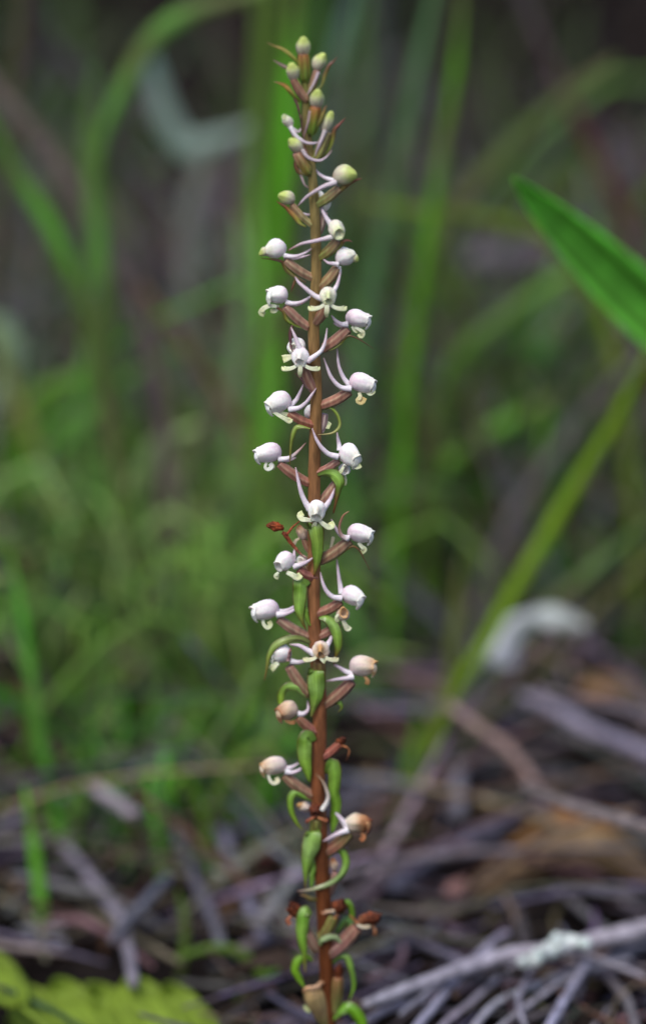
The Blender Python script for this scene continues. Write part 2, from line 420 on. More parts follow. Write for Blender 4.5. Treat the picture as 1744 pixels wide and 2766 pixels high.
twig('dead_stalk', [(380, 780), (448, 861), (546, 999), (620, 1105), (668, 1230), (700, 1500), (710, 1650)], 36, (122, 100, 78),
     'thin tan dead stalk slanting towards the stem in the left thicket', cat='stalk', group='dead stalks among the grass', Y=.40)
blade(GB, [(0, 960), (40, 1060), (90, 1190), (150, 1310), (230, 1500), (300, 1700)], .40, 62, (94, 106, 62),
      'olive blade slanting down from the left edge at mid height', ext=150)
blade('folded_leaf', [(-60, 860), (0, 900), (28, 960), (20, 1040), (-40, 1120)], .45, 90, (98, 124, 108),
      'pale blue green leaf cut off by the left edge', 'leaf', group='blurred leaves', root=False, widths=[.3, 1, 1, .8, .2])
twig('dead_stalk', [(300, 760), (172, 805), (20, 862), (-100, 900)], 70, (98, 92, 104),
     'violet grey dead stem lying level at the left edge', cat='stalk', group='dead stalks among the grass', Y=.6)
blade(GB, [(60, 1280), (86, 1400), (112, 1540), (120, 1700), (150, 1830)], .38, 62, (68, 106, 58),
      'dull green upright blade near the left edge at mid height')
twig('dead_stalk', [(-60, 1480), (11, 1590), (57, 1722), (98, 1836), (160, 1960)], 50, (104, 98, 104),
     'grey dead stalk slanting down at the left edge below mid height', cat='stalk', group='dead stalks among the grass', Y=.34)
twig('dead_stalk', [(420, 1560), (448, 1660), (494, 1802), (510, 1950), (515, 2010)], 56, (88, 84, 92),
     'dark grey upright dead stalk in the lower left thicket', cat='stalk', group='dead stalks among the grass', Y=.33)
blade('folded_leaf', [(475, 1910), (452, 1970), (436, 2050), (440, 2140), (452, 2230)], .25, 52, (86, 104, 100),
      'grey blue green curved leaf at the lower left', 'leaf', group='blurred leaves', widths=[.2, .8, 1, .8, .4])
blade(GB, [(330, 1880), (270, 1960), (215, 2030), (170, 2100)], .28, 62, (92, 132, 68),
      'pale green blade crossing another at the lower left')
blade(GB, [(150, 1900), (230, 1950), (300, 2010), (350, 2080)], .30, 56, (86, 120, 60),
      'dull green blade crossing the pale one at the lower left')
blade(GB, [(520, 1760), (574, 1888), (640, 1990), (680, 2080)], .29, 48, (76, 100, 46),
      'olive green blade slanting towards the stem at the lower left')
blade(GB, [(350, 1790), (380, 1850), (400, 1950), (400, 2030)], .32, 80, (72, 116, 40),
      'short green blade above the curved grey leaf')
blade(GB, [(560, 1330), (560, 1480), (545, 1650), (560, 1800)], .42, 54, (112, 122, 92),
      'pale olive upright blade left of the lower flowers')
blade(GB, [(30, 1500), (70, 1710), (108, 1985), (155, 2210), (190, 2353), (225, 2434)], .21, 50, (70, 134, 50),
      'long bright green blade at the lower left running to the ground')
blade(GB, [(66, 2120), (80, 2200), (98, 2325), (115, 2468), (126, 2600), (130, 2680)], .15, 46, (84, 146, 50),
      'short bright green blade nearest the lower left corner')
# --- the lower part: sticks and dead leaves on the ground
T = 'twig'
twig(T, [(515, 2050), (534, 2100), (586, 2215), (632, 2342), (678, 2457), (715, 2540)], 46, (126, 122, 142), 'long pale violet twig pointing down to the stem foot at the lower left')
twig(T, [(230, 2110), (258, 2129), (310, 2165), (370, 2205)], 50, (156, 146, 156), 'short pale pinkish grey stick end above the dark hollow at the lower left', h=.03)
twig(T, [(180, 2290), (258, 2388), (322, 2480), (350, 2583), (360, 2660)], 46, (136, 130, 142), 'curved pale grey twig left of the dark hollow at the lower left', h=.016)
twig(T, [(430, 2140), (459, 2210), (517, 2353), (574, 2480), (600, 2560)], 44, (104, 104, 112), 'grey twig beside the long pale violet one', h=.014)
twig(T, [(600, 2262), (649, 2244), (775, 2198), (900, 2150), (1060, 2090)], 44, (98, 94, 108), 'grey stick lying behind the stem near the tan flowers', h=.012)
twig(T, [(700, 2500), (729, 2457), (770, 2400), (800, 2350)], 50, (150, 148, 150), 'pale whitish stick end just left of the lower stem', h=.02)
twig(T, [(300, 2540), (380, 2450), (455, 2370)], 40, (110, 110, 122), 'blue grey stick leaning across the lower left twigs', h=.02)
twig(T, [(640, 2570), (740, 2530), (840, 2500), (960, 2420), (1100, 2330), (1300, 2260)], 52, (106, 98, 102), 'brownish grey stick passing behind the lower stem', h=.010)
twig(T, [(1060, 2400), (1180, 2310), (1320, 2240), (1420, 2200)], 64, (96, 94, 110), 'dark violet grey stick right of the lower stem', h=.014)
twig(T, [(1400, 1880), (1475, 1905), (1590, 1969), (1744, 2032), (1900, 2100)], 54, (150, 144, 162), 'pale violet stick reaching the right edge above the brown leaf', h=.03)
twig(T, [(1205, 1905), (1286, 1963), (1360, 2014), (1415, 2080), (1450, 2140), (1480, 2210)], 40, (160, 136, 130), 'curved pinkish brown bare stalk right of the lower flowers', cat='stalk', group='dead stalks among the grass', Y=.22)
twig(T, [(1420, 2125), (1504, 2165), (1620, 2200), (1744, 2236), (1900, 2270)], 50, (122, 112, 112), 'brownish grey stick over the dry brown leaf', h=.05)
twig(T, [(1240, 2060), (1235, 2130), (1240, 2200)], 56, (128, 126, 136), 'short pale grey stub right of the half brown flower', h=.02)
# lichen twigs, bottom right
o = twig(T, [(985, 2716), (1102, 2669), (1245, 2617), (1360, 2583), (1446, 2572), (1561, 2553), (1744, 2508), (1950, 2460)], 62, (176, 170, 184),
         'thick pale twig with white lichen patches at the lower right', h=.022, taper=(.6, .9, 1, 1.1, 1.2))
for cxp, cyp, rr in ((1440, 2592, 26), (1462, 2580, 30), (1488, 2566, 22), (1515, 2550, 32), (1542, 2546, 26), (1580, 2550, 16), (1412, 2600, 16)):
    m = MB(); c0 = at_z(cxp, cyp, .030)
    for k in range(22):
        v = Vector((random.gauss(0, 1), random.gauss(0, 1), random.gauss(0, .6))).normalized() * (rr * dist(c0) / FPX) * random.uniform(.3, .9)
        d = v.cross(Vector((random.gauss(0, 1), random.gauss(0, 1), 1))).normalized() * random.uniform(.0008, .002); cc = jit(random.choice([(.70, .78, .77), (.62, .70, .68), (.74, .80, .8)]), .1)
        ribbon(m, [c0 + v - d, c0 + v + Vector((0, 0, .0004)), c0 + v + d], [.0008, .0026, .0010], [cc], n=7, across=5, cup=random.uniform(-.6, .6), wavy=.15, side=v.normalized())
    m.build('lichen', M_LITTER, o)
twig(T, [(1800, 2540), (1744, 2554), (1590, 2606), (1446, 2663), (1332, 2715), (1270, 2790)], 30, (160, 156, 170), 'thin pale twig below the lichen covered one', h=.014)
twig(T, [(1590, 2590), (1578, 2612), (1532, 2686), (1486, 2766), (1450, 2830)], 34, (158, 154, 172), 'pale twig dropping steeply from the lichen covered one', h=.018)
twig(T, [(1370, 2520), (1332, 2543), (1262, 2612), (1188, 2698), (1130, 2766), (1090, 2820)], 32, (166, 160, 180), 'pale violet twig crossing under the lichen covered one', h=.016)
twig(T, [(1400, 2600), (1360, 2632), (1262, 2715), (1200, 2766), (1150, 2830)], 26, (160, 156, 172), 'thin pale twig between two crossing twigs at the lower right', h=.012)
twig(T, [(1030, 2510), (1073, 2525), (1217, 2583), (1300, 2630)], 28, (118, 114, 126), 'dim grey twig right of the stem above the lichen twig', h=.01)
twig(T, [(1500, 2390), (1560, 2450), (1620, 2500), (1700, 2560)], 32, (104, 100, 104), 'dark grey twig in the shade under the dry brown leaf', h=.012)
twig(T, [(1370, 2430), (1400, 2480), (1420, 2560)], 50, (76, 70, 74), 'dark stub in the shade under the dry brown leaf', h=.012)
twig(T, [(1640, 2640), (1690, 2700), (1720, 2790)], 34, (116, 110, 116), 'grey twig in the lower right corner', h=.012)
twig(T, [(1080, 2740), (1180, 2660), (1262, 2600), (1330, 2560)], 20, (150, 146, 160), 'thin grey twig close beside the thick lichen twig, left end', h=.02)
twig(T, [(1420, 2780), (1400, 2700), (1440, 2610)], 22, (140, 136, 150), 'thin upright grey twig end in the lower right spray', h=.018)
twig(T, [(1744, 2640), (1640, 2600), (1560, 2570)], 22, (146, 142, 152), 'thin grey twig running right from under the lichen patches', h=.02)
twig(T, [(1330, 2790), (1420, 2720), (1540, 2640), (1700, 2590)], 24, (150, 146, 158), 'long thin pale twig low in the lower right spray', h=.016)
twig(T, [(940, 2790), (1040, 2730), (1150, 2700)], 30, (156, 150, 164), 'pale twig end beside the foot of the orchid on its right', h=.016)
# white curled bark
m = MB()
P = [at_y(x, y, .28) for x, y in ((1352, 1800), (1362, 1742), (1396, 1690), (1470, 1668), (1530, 1680), (1590, 1695))]
s = dist(P[0]) / FPX
ribbon(m, P, [84 * s, 88 * s, 68 * s, 50 * s, 66 * s, 54 * s, 10 * s], [(.72, .74, .80), (.72, .75, .80), (.5, .53, .54), (.54, .58, .56), (.42, .46, .44), (.28, .28, .28)], cup=.35, thick=.0006, wavy=.14, n=40)
tag(m.build('curled_bark', M_LITTER, None, loc=P[0]), 'white curled strip of bark arching over the litter at the right', 'bark')
# dry leaves
def deadleaf(name, path, Y, w, col, label, group='dead leaves on the litter', cup=.6, widths=(.1, .7, 1, 1, .7, .2), Yt=None, side=None):
    n = len(path); Yt = Y if Yt is None else Yt
    P = [at_y(x, y, Yt + (Y - Yt) * i / (n - 1)) for i, (x, y) in enumerate(path)]
    s = dist(P[0]) / FPX; c = pg(col, 1.35); m = MB()
    ribbon(m, P, [w * s * f for f in widths], [jit(c, .25), c, jit(c, .2), c], cup=cup, thick=.0003, wavy=.07, n=24, side=side)
    o = m.build(name, M_LITTER, None, loc=P[-1])
    m2 = MB(); tube(m2, [p + Vector((0, -.0006, .0003)) for p in P], [.0004, .0008, .0008], [tuple(v * .8 for v in c)], seg=6, n=20)
    m2.build('midrib', M_LITTER, o)
    tag(o, label, 'dead leaf', group); return o
deadleaf('dead_leaf', [(1250, 2580), (1275, 2490), (1320, 2400), (1430, 2330), (1560, 2290), (1670, 2320), (1740, 2400), (1790, 2520)], .185, 100, (112, 92, 72),
         'big arched dry brown leaf strip above the lichen twig', widths=(.5, .8, .9, 1, 1.1, 1, .8, .5))
deadleaf('dead_leaf', [(1310, 2345), (1440, 2250), (1540, 2225), (1680, 2255), (1800, 2340)], .21, 92, (124, 90, 58),
         'rusty tan dry leaf strip lying just over the arched brown one', widths=(.2, .8, 1, 1.1, 1))
deadleaf('dead_leaf', [(1560, 1870), (1630, 1880), (1700, 1900), (1790, 1930)], .36, 130, (138, 106, 78),
         'dull tan dry leaf at the right edge beside the pale stick')
deadleaf('dead_leaf', [(1260, 1850), (1340, 1830), (1430, 1850), (1520, 1860), (1600, 1840)], .4, 60, (142, 108, 88),
         'reddish brown leaf strip under the white curled bark')
deadleaf('dead_leaf', [(980, 1880), (1060, 1860), (1140, 1840), (1240, 1800)], .42, 70, (128, 104, 78),
         'tan leaf strip between the stem and the white bark')
deadleaf('dead_leaf', [(280, 1790), (320, 1770), (370, 1770), (410, 1800)], .4, 90, (148, 108, 100),
         'small reddish dry leaf at the lower left among the green blades')
deadleaf('dead_leaf', [(-20, 1860), (30, 1880), (80, 1900)], .36, 90, (124, 90, 66), 'brown dry leaf at the left edge')
deadleaf('dead_leaf', [(160, 1590), (230, 1570), (310, 1560)], .48, 90, (92, 64, 50), 'dark brown dry leaf in the left thicket')
deadleaf('dead_leaf', [(660, 2330), (720, 2310), (780, 2300)], .2, 80, (86, 56, 54), 'dark red brown leaf behind the lower stem on its left')
deadleaf('dead_leaf', [(520, 2320), (560, 2300), (600, 2290)], .22, 60, (88, 54, 56), 'dark reddish leaf between the lower left twigs')
deadleaf('dead_leaf', [(1180, 2500), (1230, 2430), (1260, 2380)], .17, 80, (128, 100, 96), 'pinkish brown dry leaf right of the lower stem')
deadleaf('dead_leaf', [(1240, 2440), (1380, 2360), (1520, 2340), (1680, 2370), (1820, 2450)], .21, 190, (104, 74, 48),
         'broad dark brown dry leaf in the hollow behind the arched strip', widths=(.3, .8, 1, 1, .8))
deadleaf('dead_leaf', [(1560, 2250), (1640, 2280), (1700, 2360), (1735, 2470)], .19, 90, (124, 94, 56),
         'curled ochre dry leaf at the right edge above the lichen twig', widths=(.3, .9, 1, .6))
# yellow green ribbed leaf, bottom left
yp = empty('ribbed_leaf_plant', (at_z(280, 2900, 0).x, .03, 0)); yp.location.z = gz(yp.location.x, .03)
tag(yp, 'yellow green ribbed broad leaf in the bottom left corner', 'plant')
def ribleaf(tipb, Ys, w, ribs=4):
    P = [at_y(x, y, Y) for (x, y), Y in zip(tipb, Ys)]
    s = dist(P[0]) / FPX; m = MB(); c = pg((112, 134, 44), 1.25)
    n, ac = 30, 25; Q = [Vector(p) for p in cr([tuple(p) for p in P], n)]
    f, cs = [], []
    for i, q in enumerate(Q):
        t = i / (n - 1); tan = (Q[min(i + 1, n - 1)] - Q[max(i - 1, 0)]).normalized()
        ax = tan.cross(Vector((0, -.5, .86))).normalized(); nn = ax.cross(tan); nn = nn if nn.z > 0 else -nn
        ww = w * s * (math.sin(math.pi * min(1, max(.02, t * .94 + .03))) ** .7)
        for k in range(ac):
            u = 2 * k / (ac - 1) - 1
            rid = abs(math.sin(u * math.pi * ribs))
            f.append(q + ax * (u * ww * .5) + nn * (-.18 * ww * u * u + .0016 * rid - .001 * math.sin(t * 9 + u * 3)))
            cs.append(tuple(a * (.78 + .28 * rid) for a in c))
    N = len(f); b = [p - Vector((0, 0, .0003)) for p in f]; fs = []
    for i in range(n - 1):
        for k in range(ac - 1):
            a = i * ac + k; fs.append((a, a + 1, a + 1 + ac, a + ac)); fs.append((N + a, N + a + ac, N + a + 1 + ac, N + a + 1))
        for k in (0, ac - 1):
            a = i * ac + k; fs.append((a, a + ac, N + a + ac, N + a))
    m.add(f + b, fs, cs + cs); m.build('leaf', M_BLADE, yp)
    m = MB(); e = P[-1]; tube(m, [e, (e + yp.location) * .5 + Vector((0, 0, .004)), Vector(yp.location) - Vector((0, 0, .003))], [.0008, .001], [c], seg=7, n=8); m.build('leaf_stalk', M_BLADE, yp)
for k, ((tx, ty), (bx, by), lw) in enumerate([((40, 2655), (210, 2830), 110), ((130, 2640), (300, 2830), 120), ((235, 2655), (400, 2840), 120), ((330, 2632), (500, 2840), 125), ((430, 2650), (590, 2850), 110),
                                              ((-50, 2560), (60, 2700), 90), ((20, 2740), (130, 2860), 100)]):
    ty += 22; by += 22
    ribleaf([(tx, ty), (tx * .7 + bx * .3, ty * .75 + by * .25 - 6), (tx * .35 + bx * .65, ty * .42 + by * .58), (bx, by)], (.085 - .004 * (k % 3), .08, .068, .05), lw * 1.45, ribs=2)
blade(GB, [(-40, 2640), (0, 2665), (86, 2704), (172, 2746), (300, 2830)], .06, 24, (50, 84, 62),
      'thin dark blue green blade across the ribbed yellow leaf', root=False)
blade(GB, [(470, 2590), (600, 2560), (700, 2620), (760, 2760)], .11, 40, (74, 108, 40), 'low green blade on the ground left of the stem foot')
blade(GB, [(850, 2560), (720, 2650), (620, 2740), (560, 2830)], .10, 46, (60, 110, 40), 'dim green blade slanting left from the stem foot')
blade(GB, [(480, 2400), (500, 2500), (490, 2620), (470, 2680)], .12, 34, (72, 98, 46), 'olive green blade among the lower left twigs')

# ------------------------------------------------------------------ thicket: what nobody could count
def frand(a, b): return random.uniform(a, b)
mb = MB()
greens = [(84, 138, 38), (66, 110, 40), (100, 136, 60), (80, 112, 66), (106, 118, 52), (48, 84, 36), (112, 134, 100), (96, 146, 40)]
def free(x, y):      # keep the ribbed leaf in the corner clear
    return not (x < -.03 and y < .13)
for i in range(4200):
    y = 0.17 + .95 * random.random() ** 1.15; x = frand(-.3 - .25 * y, .3 + .25 * y)
    lim = .16 if x > .02 else -.06
    if y > .75: lim += .1
    if y > .55 and -.12 < x < -.025: continue
    if y > .7 and x > .06: lim += .12
    if y < .36: lim += .26 + 1.2 * (.36 - y)
    if -.01 < x < .115 and .10 < y < .34: continue
    if noise.noise(Vector((x * 7, y * 6, 9))) < lim: continue
    z = gz(x, y) - .003; h = frand(.03, .12) + .08 * random.random() ** 3 + .03 * min(1.2, max(0, y - .6)); a = frand(0, 6.283); ln = frand(.2, 1.3) * h
    if y < .38: h *= .5; ln *= .5
    d = Vector((math.cos(a), math.sin(a) * .7, 0)); p = Vector((x, y, z))
    w = frand(.0016, .005)
    c = jit(pg(random.choice(greens), 1.0 if y < .5 else .62), .6)  # farther blades coloured darker: deep shade of the thicket painted in
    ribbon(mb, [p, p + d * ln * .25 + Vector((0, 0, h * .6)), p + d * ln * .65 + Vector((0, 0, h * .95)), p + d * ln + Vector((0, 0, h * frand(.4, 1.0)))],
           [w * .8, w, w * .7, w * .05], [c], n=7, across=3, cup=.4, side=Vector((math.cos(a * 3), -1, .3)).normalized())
for i in range(700):
    y = 0.52 + .7 * random.random(); x = frand(-.3 - .25 * y, .3 + .25 * y)
    if x > .02 and random.random() < .6: continue
    if noise.noise(Vector((x * 9, y * 3, 5))) < -.05 or -.12 < x < -.03: continue
    z = gz(x, y) - .003; h = frand(.10, .26); a = frand(0, 6.283); ln = frand(.1, .7) * h
    d = Vector((math.cos(a), math.sin(a) * .6, 0)); p = Vector((x, y, z)); w = frand(.001, .0028)
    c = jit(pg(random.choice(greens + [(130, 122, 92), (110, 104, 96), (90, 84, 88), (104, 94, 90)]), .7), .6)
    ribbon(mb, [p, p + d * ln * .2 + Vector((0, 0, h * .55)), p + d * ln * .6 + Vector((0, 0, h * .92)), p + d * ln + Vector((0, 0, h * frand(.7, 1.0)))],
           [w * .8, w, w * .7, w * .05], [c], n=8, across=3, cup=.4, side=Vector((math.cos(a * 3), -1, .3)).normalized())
for i in range(900):
    y = 0.24 + .25 * random.random(); x = frand(-.2, -.01)
    z = gz(x, y) - .003; h = frand(.03, .10); a = frand(0, 6.283); ln = frand(.3, 1.2) * h
    if noise.noise(Vector((x * 14, y * 10, 2))) < -.05: continue
    d = Vector((math.cos(a), math.sin(a) * .7, 0)); p = Vector((x, y, z)); w = frand(.0015, .004); c = jit(pg(random.choice([(104, 140, 58), (88, 126, 50), (120, 140, 84), (84, 112, 60)]), 1.2), .4)
    ribbon(mb, [p, p + d * ln * .25 + Vector((0, 0, h * .6)), p + d * ln * .65 + Vector((0, 0, h * .95)), p + d * ln + Vector((0, 0, h * frand(.4, 1.0)))],
           [w * .8, w, w * .7, w * .05], [c], n=7, across=3, cup=.4, side=Vector((math.cos(a * 3), -1, .3)).normalized())
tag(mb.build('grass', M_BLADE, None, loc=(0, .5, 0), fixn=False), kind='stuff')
mb = MB()
greys = [(112, 108, 122), (96, 93, 108), (130, 124, 136), (92, 84, 90), (84, 82, 92), (112, 100, 100), (70, 60, 60), (140, 136, 140), (108, 92, 80), (96, 80, 70), (120, 108, 96)]
for i in range(4200):
    y = 0.02 + 1.1 * random.random() ** 1.5; x = frand(-.4 - .35 * y, .4 + .35 * y)
    a = frand(0, 6.283); l = frand(.012, .06)
    if not free(x, y) or (.04 < x < .11 and .13 < y < .25 and random.random() < .75): continue
    z = gz(x, y) + frand(.001, .016)
    d = Vector((math.cos(a), math.sin(a), frand(-.25, .25))) * l; p = Vector((x, y, z)); sd_ = Vector((-d.y, d.x, 0)) * frand(-.2, .2)
    r = frand(.0004, .0014); tube(mb, [p - d * .5, p + sd_, p + d * .5], [r * .7, r, r * .6], [jit(pg(random.choice(greys), .66 if y < .45 else .4), .5)], seg=5, n=6)  # far sticks get a darker colour in place of shade under the grass
for i in range(1300):
    y = 0.14 + .95 * random.random() ** 1.2; x = frand(-.35 - .3 * y, .35 + .3 * y); a = frand(0, 6.283); h = frand(.01, .13) * min(1, .25 + y); l = frand(.04, .16)
    p = Vector((x, y, gz(x, y) - .003)); d = Vector((math.cos(a) * l, math.sin(a) * l * .6, h)); r = frand(.0005, .0017)
    if .045 < x < .11 and .12 < y < .30: continue
    tube(mb, [p, p + d * .5 + Vector((0, 0, .1 * l * frand(0, 1))), p + d], [r, r, r * .5], [jit(pg(random.choice(greys + [(104, 110, 84), (120, 112, 92)]), 1.0), .45)], seg=6, n=7)
for i in range(420):
    y = 0.38 + .45 * random.random(); x = frand(-.16 - .12 * y, .16 + .12 * y); a = frand(0, 6.283); h = frand(.05, .2); l = frand(.03, .14)
    if .045 < x < .11 and y < .34: continue
    p = Vector((x, y, gz(x, y) - .003)); d = Vector((math.cos(a) * l, math.sin(a) * l * .5, h)); r = frand(.0004, .0011)
    tube(mb, [p, p + d * .5 + Vector((0, 0, .25 * l * frand(0, 1))), p + d], [r, r, r * .4], [jit(pg(random.choice(greys + [(96, 120, 60), (110, 124, 76), (70, 108, 44), (120, 112, 92)]), .95), .45)], seg=6, n=7)
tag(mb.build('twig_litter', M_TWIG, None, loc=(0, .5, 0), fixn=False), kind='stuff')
mb = MB()
for i in range(900):
    y = 0.02 + 1.1 * random.random() ** 1.4; x = frand(-.4 - .35 * y, .4 + .35 * y); a = frand(0, 6.283); l = frand(.01, .035)
    p = Vector((x, y, gz(x, y) + frand(.002, .008))); d = Vector((math.cos(a), math.sin(a), frand(-.2, .3))) * l
    if not free(x, y): continue
    ribbon(mb, [p - d * .5, p + Vector((0, 0, .3 * l * frand(0, 1))), p + d * .5], [l * .05, l * frand(.2, .45), l * .05],
           [jit(pg(random.choice([(62, 48, 46), (80, 66, 60), (50, 38, 38), (84, 78, 86), (92, 70, 56)]), .8), .3)], n=7, across=3, cup=frand(-.5, .5), side=Vector((0, 0, 1)))
tag(mb.build('leaf_litter', M_LITTER, None, loc=(0, .5, 0), fixn=False), kind='stuff')

# ------------------------------------------------------------------ the orchid
STEM = [(819, 160, 4), (823, 207, 8), (826, 290, 10), (830, 370, 11), (840, 450, 12), (849, 556, 13.5), (854, 730, 14), (847, 905, 15.5), (854, 1050, 15), (850, 1210, 16),
        (848, 1312, 16.5), (848, 1480, 17), (847, 1631, 17), (850, 1718, 17.5), (862, 1870, 18), (863, 1960, 19), (859, 2080, 19), (860, 2180, 19), (867, 2310, 19.5),
        (871, 2397, 20), (877, 2511, 20), (881, 2627, 19), (888, 2743, 18.5), (892, 2830, 19), (896, 2950, 20), (900, 3080, 21)]
base = W(900, 3080)
orchid = empty('orchid', (base.x, 0, gz(base.x, 0)))
tag(orchid, 'tall brown orchid spike with small white and lilac hooded flowers and green bracts', 'orchid')
def px(p): return dist(p) / FPX
PTS = [W(x, y) for x, y, r in STEM]
green, olive, brown, dark = (.13, .19, .03), (.20, .16, .055), (.25, .115, .05), (.15, .052, .018)
m = MB(); tube(m, PTS + [Vector((base.x, 0, orchid.location.z - .01))], [r * px(p) for (x, y, r), p in zip(STEM, PTS)] + [.0022],
               [green, olive, olive, (.235, .14, .05), (.24, .115, .045), (.24, .105, .042), (.22, .085, .036), (.18, .06, .022), (.12, .036, .010), (.10, .028, .007), (.095, .032, .008), (.08, .04, .01)], seg=20, n=150, ribs=5, ribamp=.05, wob=.07)
m.build('stem', M_STEM, orchid)

class FL:
    """one flower (or bud) of the spike"""
    def __init__(s, x, y, d=0, name='flower', label=None):
        s.e = empty(name, W(x, y, d), orchid)
        if label: s.e['label'] = label
TONES = {   # back, body, front rim
    'lilac': ((.72, .55, .64), (.87, .80, .83), (.90, .87, .86), (.86, .84, .74)),
    'white': ((.78, .66, .72), (.90, .87, .86), (.91, .90, .86), (.86, .86, .70)),
    'cream': ((.60, .50, .47), (.76, .74, .64), (.78, .78, .62), (.66, .72, .40)),
    'bud':   ((.38, .25, .19), (.60, .57, .43), (.62, .66, .36), (.50, .60, .17)),
    'aged':  ((.66, .54, .54), (.76, .67, .60), (.76, .64, .50), (.55, .32, .13)),
    'tan':   ((.55, .42, .35), (.68, .55, .43), (.62, .45, .30), (.35, .15, .06)),
    'half':  ((.72, .66, .58), (.70, .62, .46), (.46, .24, .11), (.22, .07, .03)),
    'brown': ((.22, .10, .05), (.16, .045, .017), (.12, .030, .012), (.07, .02, .01)),
    'red':   ((.20, .045, .02), (.28, .06, .02), (.26, .06, .02), (.16, .04, .015)),
}
def hood(parent, c, f, L, R, tone, closed=False, mouth=.36, crest=.07, rough=0.0, name='hood', droop=.22):
    F = Vector(f).normalized(); up = Vector((0, -1, 0)); U = (up - F * up.dot(F))
    if U.length < .1: U = Vector((0, 0, 1)) - F * F.z
    U.normalize(); S = F.cross(U)
    seg = 32; L *= 1.05
    rng = random.Random(int(c[0] * 7 + c[1])); j1 = rng.uniform(.88, 1.05); j2 = rng.uniform(0, 6.3); R *= rng.uniform(.95, 1.03)
    if F.z > .75 and not closed: droop = .5
    if closed:
        prof = [(0, .02), (.04, .34), (.13, .63), (.28, .9), (.45, 1.0), (.6, .97), (.72, .84), (.8, .66), (.86, .55), (.93, .42), (.98, .22), (1.0, .03)]
    else:
        prof = [(0, .03), (.02, .30), (.07, .56), (.16, .80), (.29, .95), (.44, 1.0), (.57, .98), (.68, .90), (.78, .77), (.86, mouth + .28), (.91, mouth + .17), (.945, mouth + .19),
                (.985, mouth + .19), (.985, mouth + .1), (.94, mouth + .0), (.86, mouth - .03), (.7, .3), (.55, .12), (.52, .01)]
    T = TONES[tone]; m = MB(); C = Vector(c); k = len(prof); vs, cs, fs = [], [], []
    for i, (t, r) in enumerate(prof):
        inner = (not closed) and i >= 13
        for s in range(seg):
            a = 2 * math.pi * s / seg; ca, sa = math.cos(a), math.sin(a)
            tt = t
            if not closed and t > .7 and i <= 15:
                q = (t - .7) / .28
                tt += q * (crest * max(0, ca) ** 4 + .05 * ca + .03 * math.cos(3 * a + C.x)) - .06 * q
            rr = r * (1 + .05 * math.cos(3 * a + 1 + C.y) * (t > .6))
            if rough: rr *= 1 + rough * (noise.noise(Vector((C.x * .1 + 2.2 * ca, C.y * .1 + 2.2 * sa, t * 5))) + .8 * noise.noise(Vector((C.x * .1 + 6 * ca, C.y * .1 + 6 * sa, t * 9))))
            uu = ca * rr * R * (1.06 + .05 * math.sin(math.pi * t) if ca > 0 else .92) - droop * 1.5 * R * t * t + droop * .5 * R
            uu *= j1
            wr = .07 * noise.noise(Vector((C.x * .3 + 1.9 * ca, C.y * .3 + 1.9 * sa, t * 4))) + .03 * math.sin(5 * a + j2 + 2 * t) * t
            if not closed: wr += crest * 1.3 * max(0, ca) ** 10 * max(0, 1 - abs(t - .84) / .22)
            uu += wr * R * ca; rr += wr
            p = C + F * ((tt - .5) * L) + U * uu + S * (sa * rr * R * .95)
            vs.append(W(p.x, p.y, p.z))
            col = lerp_list(list(T), min(1, max(0, tt)) ** 1.15)
            if closed: col = lerp_list([T[0], T[1], T[1], T[2], T[3], T[3]], t)
            if inner: col = lerp_list([T[3], T[2]], (i - 13) / 5)
            vn = (.5 - .5 * math.cos(8 * a + 1.5 * math.sin(t * 3))) ** 4 * min(1, t * 3) * (1 - .5 * t); col = (col[0] * (1 - .07 * vn), col[1] * (1 - .19 * vn), col[2] * (1 - .09 * vn))   # veins
            cs.append(col)
    for i in range(k - 1):
        for s in range(seg):
            a, b = i * seg + s, i * seg + (s + 1) % seg
            fs.append((a, b, b + seg, a + seg))
    fs.append(tuple(range(seg))); fs.append(tuple((k - 1) * seg + s for s in range(seg)))
    m.add(vs, fs, cs)
    o = m.build(name, M_DRY if tone in ('brown', 'red') else M_PETAL, parent)
    if not closed and abs(F.z) < .62 and tone not in ('brown', 'red') and R > 17:      # the front lobe folded down over the mouth
        q = lambda a, b, e: tuple(C + F * (a * L) + U * (b * R) + S * (e * R))
        e = rng.uniform(-.2, .2); wv = [R * k * px(W(*c)) for k in (.55, .95, 1.05, .8, .4)]
        fl = MB(); ribbon(fl, [W(*q(.37, .50, e)), W(*q(.475, .15, e)), W(*q(.50, -.35, e)), W(*q(.43, -.80, e)), W(*q(.33, -1.08, e))], wv, [T[2], T[2], T[3], T[2]], n=18, across=9, cup=.0,
               thick=.00016, wavy=.05, side=(W(*q(1.5, -.3, 0)) - W(*c)).normalized(), curl=.42)
        fl.build('front_lobe', M_PETAL, parent)
    return o
LIL, WHT = (.60, .50, .57), (.78, .74, .78)
def spur(parent, pts, r0=6.2, col=None, name='spur'):
    P = [W(*p) for p in pts]; s = px(P[0]) * .88
    m = MB(); tube(m, P, [r0 * 1.3 * s, r0 * .98 * s, r0 * .78 * s, r0 * .56 * s, r0 * .2 * s], col or [WHT, (.74, .68, .73), LIL, LIL, (.42, .30, .32)], seg=12, n=26, wob=.12)
    m.build(name, M_DRY if (col and col[0][1] < .2) else M_PETAL, parent)
OVC = [(.27, .155, .10), (.29, .17, .115), (.26, .14, .09)]
